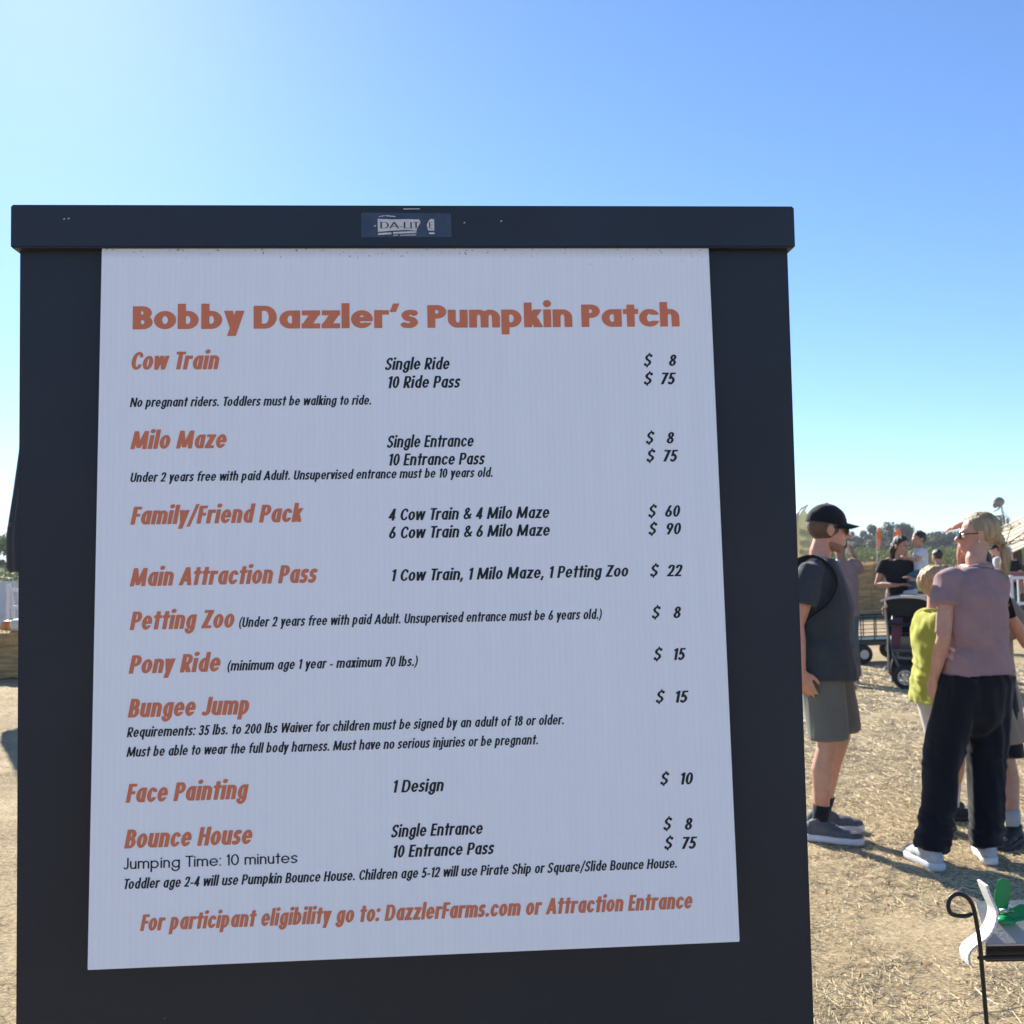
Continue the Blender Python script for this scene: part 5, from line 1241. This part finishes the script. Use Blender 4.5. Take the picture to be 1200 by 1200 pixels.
b = MB(); b.add([(-.24, -.17, 1.00), (.24, -.17, 1.00), (.19, -.06, .80), (-.19, -.06, .80)]+[(-.24, -.15, 1.00), (.24, -.15, 1.00), (.19, -.04, .80), (-.19, -.04, .80)], [(0, 1, 2, 3), (7, 6, 5, 4), (0, 4, 5, 1), (1, 5, 6, 2), (2, 6, 7, 3), (3, 7, 4, 0)]); b.build('sun_flap', SCL, sr)
b = MB(); b.box((0, .10, .56), (.40, .36, .07)); b.box((0, .24, .80), (.40, .07, .46), Matrix.Rotation(-.25, 3, 'X')); b.box((-.21, .10, .66), (.03, .36, .20)); b.box((.21, .10, .66), (.03, .36, .20)); b.build('seat', SCL, sr, bevel=.015)
b = MB(); b.box((0, -.14, .34), (.30, .16, .03)); b.box((0, -.08, .46), (.32, .03, .24), Matrix.Rotation(.25, 3, 'X')); b.build('footrest', SF, sr, bevel=.006)
b = MB(); b.tube([(-.22, -.05, .72), (-.20, -.14, .71), (.20, -.14, .71), (.22, -.05, .72)], .018, 8); b.build('bumper_bar', SCL, sr, smooth=True)
b = MB(); b.box((0, .16, .30), (.42, .40, .20)); b.build('basket', SCL, sr, bevel=.02)
b = MB(); b.loft = None
b.tube([(-.12, -.08, .78), (-.13, -.12, .62), (-.15, -.10, .50), (-.17, -.13, .40)], [(.05, .02), (.06, .03), (.05, .025), (.03, .015)], 10); b.build('blanket', PLUM, sr, smooth=True)
wheel_into(sr, (0, -.33, .135), .135, .055, Matrix.Rotation(1.65, 3, 'Z'), 5, RIM)
for s in (-1, 1): wheel_into(sr, (s*.27, .30, .15), .15, .055, Matrix.Identity(3), 5, SF)
b = MB(); b.tube([(-.05, -.33, .135), (-.06, -.31, .27), (.06, -.31, .27), (.05, -.33, .135)], .013, 8); b.build('fork', SF, sr, smooth=True)

# ================================================================ feather flags and the arrow board
ORANGE = mat('orange_flag_cloth', (.70, .27, .08), .8, .06, 4, 0, trans=.45); YELLOW = mat('yellow_flag_cloth', (.62, .56, .22), .8, .06, 4, 0, trans=.5); WHITEF = mat('white_flag_cloth', (.64, .62, .42), .8, .06, 4, 0, trans=.4); POLE = mat('pale_pole', (.45, .45, .46), .4, .05, 10, 0)
def feather(x, y, H, w, z0, rz, m, label, wm=None):
    t = thing('feather_flag', label, 'flag', (x, y, 0), rz)
    P = spline([(0, 0, 0), (0, 0, H*.5), (.01, 0, H*.80), (w*.25, 0, H*.95), (w*.8, 0, H)], 6)
    b = MB(); b.tube(P, [.022]*(len(P)-6)+[.012]*6, 6); b.build('pole', POLE, t, smooth=True)
    V = []; F = []; n = 15
    for k in range(n+1):
        u = k/n; z = z0+(H-z0)*u; xl = .02 if u < .7 else w*.8*((u-.7)/.3)**2
        xr = w*(.75+.25*math.sin(u*2.6))*(1 if u < .8 else math.sqrt(max(0, 1-((u-.8)/.2)**2))*.9+.1) if u < .995 else w*.82
        xr = max(xr, xl+.01)
        for d in (0, .006): V += [(xl, .03*math.sin(u*7)+d, z), (xr, .05*math.sin(u*7+1)+d, z)]
    for k in range(n):
        o = k*4; F += [(o, o+1, o+5, o+4), (o+2, o+6, o+7, o+3), (o+1, o+3, o+7, o+5), (o, o+4, o+6, o+2)]
    b = MB(); b.add(V, F); fl = b.build('flag_cloth', m, t, smooth=True)
    if wm:
        b = MB()
        for k in range(6): z = z0+(H-z0)*(.14+.11*k); b.box((w*.5, .012, z), (w*.42, .06, (H-z0)*.05), Matrix.Rotation(.5*(k % 2)-.2, 3, 'Y'))
        b.build('emblem', wm, fl)
feather(14.2, 40, 2.68, .19, 1.80, 0, ORANGE, 'narrow orange feather flag with a pale stripe before the dark trees', WHITEF)
feather(16.72, 45, 2.75, .38, 1.85, 0, ORANGE, 'broader solid orange feather flag to the right of the narrow one')
feather(3.90, 14.2, 2.22, .26, 1.0, 0, WHITEF, 'pale feather flag with yellow emblem showing beside the black board behind the capped man', YELLOW)
t = thing('arrow_board', 'orange arrow-shaped board on two short posts below the orange flags', 'sign', (14.6, 39, 0))
b = MB(); b.prism([(-.28, 1.75), (-.22, 1.80), (.22, 1.80), (.28, 1.75), (.16, 1.55), (0, 1.40), (-.16, 1.55)][::-1], Matrix(((1, 0, 0, 0), (0, 0, -1, 0), (0, 1, 0, 0), (0, 0, 0, 1))), .03); b.build('panel', mat('orange_board', (.62, .20, .03), .6, .08, 4, 0), t)
for x in (-.13, .13): b = MB(); b.tube([(x, .02, 0), (x, .02, 1.58)], .025, 6); b.build('post', POLE, t)

# ================================================================ right side: booth with plank roof, rail fence, skeleton, bare tree
PLANK = mat('weathered_plank', (.50, .43, .31), .85, .25, 3, .4, 30, stretch=(.6, 8, 8)); DARKW = mat('dark_wood', (.07, .05, .035), .85, .25, 5, .3, 20); WHITEPNT = mat('white_paint', (.66, .68, .70), .5, .06, 8, .1, 40)
bo = thing('market_booth', 'wooden booth with sloping pale plank roof behind the white rail fence', 'booth', (11.6, 23.5, 0))
def RP(u, v): # roof plane: u along the planks (left to right), v from the low front edge to the back
    a = Vector((10.40, 22, 1.40))*(1-u)+Vector((14.2, 22, 3.0))*u; c = Vector((11.75, 25, 2.07))*(1-u)+Vector((15.6, 25, 3.9))*u
    return a*(1-v)+c*v-Vector((11.6, 23.5, 0))
b = MB()
for k in range(14):
    v0, v1 = k/14+.004, (k+1)/14-.004; o = .012*(k % 2)
    q = [RP(0, v0), RP(1, v0), RP(1, v1), RP(0, v1)]; q = [p+Vector((0, 0, o)) for p in q]; b.add([tuple(p) for p in q]+[tuple(p-Vector((0, 0, .025))) for p in q], [(0, 1, 2, 3), (7, 6, 5, 4), (0, 4, 5, 1), (1, 5, 6, 2), (2, 6, 7, 3), (3, 7, 4, 0)])
b.build('roof', PLANK, bo)
for u, v in ((.12, .06), (.9, .06), (.12, .94), (.9, .94)):
    p = RP(u, v); b = MB(); b.box((p.x, p.y, (p.z-.05)/2), (.10, .10, p.z-.05)); b.build('post', DARKW, bo)
b = MB(); p, q = RP(.12, .9), RP(.9, .9); b.box(((p.x+q.x)/2, p.y, .62), (q.x-p.x, .05, 1.24)); b.build('back_wall', DARKW, bo)
fe = thing('rail_fence', 'white metal rail fence with upright bars at the right edge', 'fence', (8.72, 18, 0))
for k in range(4): b = MB(); b.box((k*1.0, 0, .56), (.06, .06, 1.12)); b.build('post', WHITEPNT, fe, bevel=.006)
for k in range(3):
    b = MB()
    for z in (.14, .62, 1.07): b.box((k*1.0+.5, 0, z), (.94, .035, .05))
    for j in range(7): b.box((k*1.0+.5+(j-3)*.125, .0, .60), (.028, .02, .90))
    b.build('panel', WHITEPNT, fe)
rt = thing('draped_table', 'table under a faded red cloth just behind the white rail fence', 'table', (9.9, 19.0, 0))
b = MB(); V = []
b.box((0, 0, 1.13), (1.7, .55, .03)); b.build('top', DARKW, rt)
for x, y in ((-.78, -.2), (.78, -.2), (-.78, .2), (.78, .2)): b = MB(); b.box((x, y, .56), (.05, .05, 1.11)); b.build('leg', DARKW, rt)
b = MB(); V = []; F = []; n = 40
for k in range(n): V += [(-.88+1.76*k/(n-1), -.30+.012*math.sin(k*1.7), 1.155), (-.88+1.76*k/(n-1), -.32+.035*math.sin(k*1.7), .98)]
for k in range(n): V += [(-.88+1.76*k/(n-1), .30, 1.155)]
F = [(2*k, 2*k+1, 2*k+3, 2*k+2) for k in range(n-1)]+[(2*k, 2*k+2, 2*n+k+1, 2*n+k) for k in range(n-1)]
b.add(V, F); cl_ = b.build('red_tablecloth', cloth('faded_red', (.36, .12, .11)), None, smooth=True, loc=(9.9, 19.0, 0)); tag(cl_, 'faded red cloth spread over the table behind the white rail fence', 'tablecloth')
tr = thing('bare_tree', 'small black leafless branching tree decoration in front of the plank-roofed booth', 'tree decoration', (9.80, 20.6, 0))
b = MB(); rr = random.Random(4)
def branch(p, d, L, R, dep):
    q = p+d*L; m = p+d*L*.5+Vector((rr.gauss(0, .04), rr.gauss(0, .04), 0)); b.tube([p, m, q], [R, R*.85, R*.7], 6)
    if dep: 
        for k in range(3 if dep > 1 else 2): branch(q, (d+Vector((rr.gauss(0, .7), rr.gauss(0, .7), rr.gauss(.1, .35)))).normalized(), L*(rr.uniform(.22, .32) if dep == 4 else rr.uniform(.6, .85)), R*.62, dep-1)
branch(Vector((0, 0, 0)), Vector((-.06, 0, 1)).normalized(), 1.35, .03, 4); b.build('branches', mat('black_bark', (.015, .013, .012), .8, .2, 20, .3, 40), tr, smooth=True)
# giant skeleton
BONE = mat('old_bone', (.24, .235, .20), .7, .25, 8, .3, 30); SOCK = mat('socket_shadow_black', (.012, .011, .010), .9, 0, 10, 0)
sk = thing('giant_skeleton', 'giant standing halloween skeleton with its skull high above the booth roof', 'skeleton', (16.25, 34, 0), math.radians(70))
K = 3.42/1.78
def S_(p): return Vector(p)*K
def bone(P, R, nm):
    b = MB(); P = [S_(p) for p in P]; n = len(P); b.tube(P, [R*K*(1.5 if i in (0, n-1) else .9) for i in range(n)], 8, cap='round'); return b.build(nm, BONE, sk, smooth=True)
b = MB(); H0 = (0, .05, 1.66)
b.ell(S_((0, .03, 1.69)), [q*K for q in (.074, .094, .085)]); b.ell(S_((0, .085, 1.63)), [q*K for q in (.050, .040, .050)]); b.ell(S_((0, .10, 1.665)), [q*K for q in (.058, .025, .014)])
for s in (-1, 1): b.ell(S_((s*.045, .07, 1.635)), [q*K for q in (.018, .030, .018)])
skull = sculpt(b, 'skull', BONE, sk, .012, 2)
for s in (-1, 1): b = MB(); b.ell(S_((s*.028, .108, 1.648)), [q*K for q in (.018, .016, .017)]); b.build('eye_socket', SOCK, skull, smooth=True)
b = MB(); b.ell(S_((0, .122, 1.618)), [q*K for q in (.009, .008, .013)]); b.build('nose_hole', SOCK, skull, smooth=True)
b = MB(); b.tube([S_(p) for p in ((.05, .02, 1.625), (.048, .04, 1.56), (.03, .10, 1.535), (0, .118, 1.532), (-.03, .10, 1.535), (-.048, .04, 1.56), (-.05, .02, 1.625))], .011*K, 8, cap='round'); b.build('jaw', BONE, sk, smooth=True)
bm_ = MB()
for k in range(22): z = 1.60-k*.031; bm_.ell(S_((0, -.01-.035*math.sin((1.6-z)*4.2), z)), [q*K for q in (.024, .024, .013)], n=10, m=6)
bm_.build('spine', BONE, sk, smooth=True)
for k in range(9):
    z = 1.41-k*.040; a = .085+.045*math.sin(min(1, (k+1)/5)*math.pi/2)
    for s in (-1, 1):
        P = [(s*a*math.sin(t)*1.08, -.03+.10-.115*math.cos(t)*1.0, z+.02-.055*t/3) for t in np.linspace(.15, 2.85 if k < 7 else 2.0, 9)]
        b = MB(); b.tube([S_(p) for p in P], .0085*K, 6, cap='round'); b.build('rib', BONE, sk, smooth=True)
b = MB(); b.box(S_((0, .175, 1.29)), (.035*K, .014*K, .20*K)); b.build('breastbone', BONE, sk, bevel=.01)
for s in (-1, 1):
    bone([(s*.02, .13, 1.42), (s*.10, .11, 1.45), (s*.19, .0, 1.44)], .011, 'collarbone')
    b = MB(); b.prism([(s*.05, 1.40), (s*.17, 1.43), (s*.10, 1.24)], Matrix(((K, 0, 0, 0), (0, 0, K, -.10*K), (0, K, 0, 0), (0, 0, 0, 1))), .012); b.build('shoulder_blade', BONE, sk, bevel=.004)
    bone([(s*.20, -.01, 1.43), (s*.23, -.02, 1.28), (s*.25, -.02, 1.12)], .017, 'arm_bone'); bone([(s*.25, -.02, 1.11), (s*.25, .06, .98), (s*.24, .14, .87)], .013, 'forearm_bone')
    for k in range(5): bone([(s*(.22+.012*k), .15, .86), (s*(.21+.016*k), .18, .80), (s*(.21+.017*k), .20, .73-.012*(2-abs(k-2)))], .006, 'finger_bone')
    b = MB(); b.ell(S_((s*.075, -.01, .95)), [q*K for q in (.075, .055, .085)]); b.build('hip_bone', BONE, sk, smooth=True)
    bone([(s*.11, 0, .92), (s*.11, .02, .72), (s*.10, .02, .50)], .022, 'thigh_bone'); bone([(s*.10, .02, .48), (s*.10, .0, .28), (s*.10, -.02, .08)], .017, 'shin_bone')
    b = MB(); b.tube([S_((s*.10, -.06, .03)), S_((s*.11, .04, .045)), S_((s*.12, .15, .02))], [(.025*K, .02*K), (.03*K, .02*K), (.03*K, .012*K)], 10, cap='round'); b.build('foot_bones', BONE, sk, smooth=True)

# ================================================================ left edge: dark tent, pale fence
TENT = mat('black_umbrella_cloth', (.014, .018, .028), .75, .12, 3, .1, 12)
te = thing('patio_umbrella', 'tall closed black umbrella half hidden behind the left edge of the board', 'umbrella', (-5.56, 12.0, 0))
b = MB(); V = []; n = 48; Z = ((1.50, .30), (1.55, .335), (1.93, .34), (2.4, .275), (3.0, .20), (3.6, .13), (4.2, .06), (4.35, .03))
for z, R_ in Z:
    for k in range(n):
        t = 2*math.pi*k/n; q = R_*(1-.10*(1+math.cos(8*t))*(1 if z < 3.5 else .4)); V.append((q*math.cos(t), q*math.sin(t), z))
F = [(i*n+k, i*n+(k+1) % n, (i+1)*n+(k+1) % n, (i+1)*n+k) for i in range(len(Z)-1) for k in range(n)]+[tuple(range(n))[::-1], tuple(range((len(Z)-1)*n, len(Z)*n))]
b.add(V, F); b.build('canopy', TENT, te, smooth=True)
b = MB(); b.tube([(0, 0, .05), (0, 0, 4.45)], .028, 10); b.build('pole', POLE, te, smooth=True)
b = MB(); b.tube([(0, 0, 0), (0, 0, .07), (0, 0, .10)], [.20, .20, .08], 28); b.build('base', DK, te)
b = MB(); b.tube([(.31*math.cos(t), .31*math.sin(t), 2.05) for t in [k*2*math.pi/24 for k in range(24)]], [(.012, .03)]*24, 6, closed=True, up=(0, 0, 1)); b.build('tie', TENT, te, smooth=True)
fl = thing('panel_fence', 'pale grey panel fence beyond the hay bales at the left edge', 'fence', (-9.3, 17.6, 0), .03)
for k in range(5): b = MB(); b.box((k*1.2-1.2, 0, .70), (.07, .07, 1.40)); b.build('post', WHITEPNT, fl, bevel=.006)
for k in range(4):
    b = MB()
    for j in range(8): b.box((k*1.2-.6+(j-3.5)*.138, .004*(j % 2), .72), (.128, .022, 1.28))
    b.box((k*1.2-.6, .03, .30), (1.12, .03, .08)); b.box((k*1.2-.6, .03, 1.15), (1.12, .03, .08)); b.build('panel', mat('pale_grey_board', (.50, .54, .57), .6, .1, 6, .1, 30) if k == 0 else bpy.data.materials['pale_grey_board'], fl)
gt = thing('rail_gate', 'low white rail gate in front of the pale panel fence at the left edge', 'gate', (-8.06, 16.4, 0), .02)
b = MB()
for z in (.30, .62, .95, 1.22): b.box((.42, 0, z), (.78, .03, .055))
for k in range(8): b.box((.42+(k-3.5)*.105, .0, .74), (.035, .02, .98))
b.build('rails', WHITEPNT, gt)
for x in (0, .84): b = MB(); b.box((x, 0, .66), (.06, .06, 1.32)); b.build('post', WHITEPNT, gt, bevel=.006)

# ================================================================ thin air over the fields
hz = MB(); hz.box((0, 0, 19.5), (6800, 6800, 41)); hm = bpy.data.materials.new('thin_haze'); hm.use_nodes = True
n = hm.node_tree.nodes; n.remove(n['Principled BSDF']); v = n.new('ShaderNodeVolumePrincipled'); v.inputs['Color'].default_value = (.86, .92, 1, 1); v.inputs['Density'].default_value = .00045
hm.node_tree.links.new(v.outputs[0], n['Material Output'].inputs['Volume'])
tag(hz.build('haze', hm), kind='stuff')
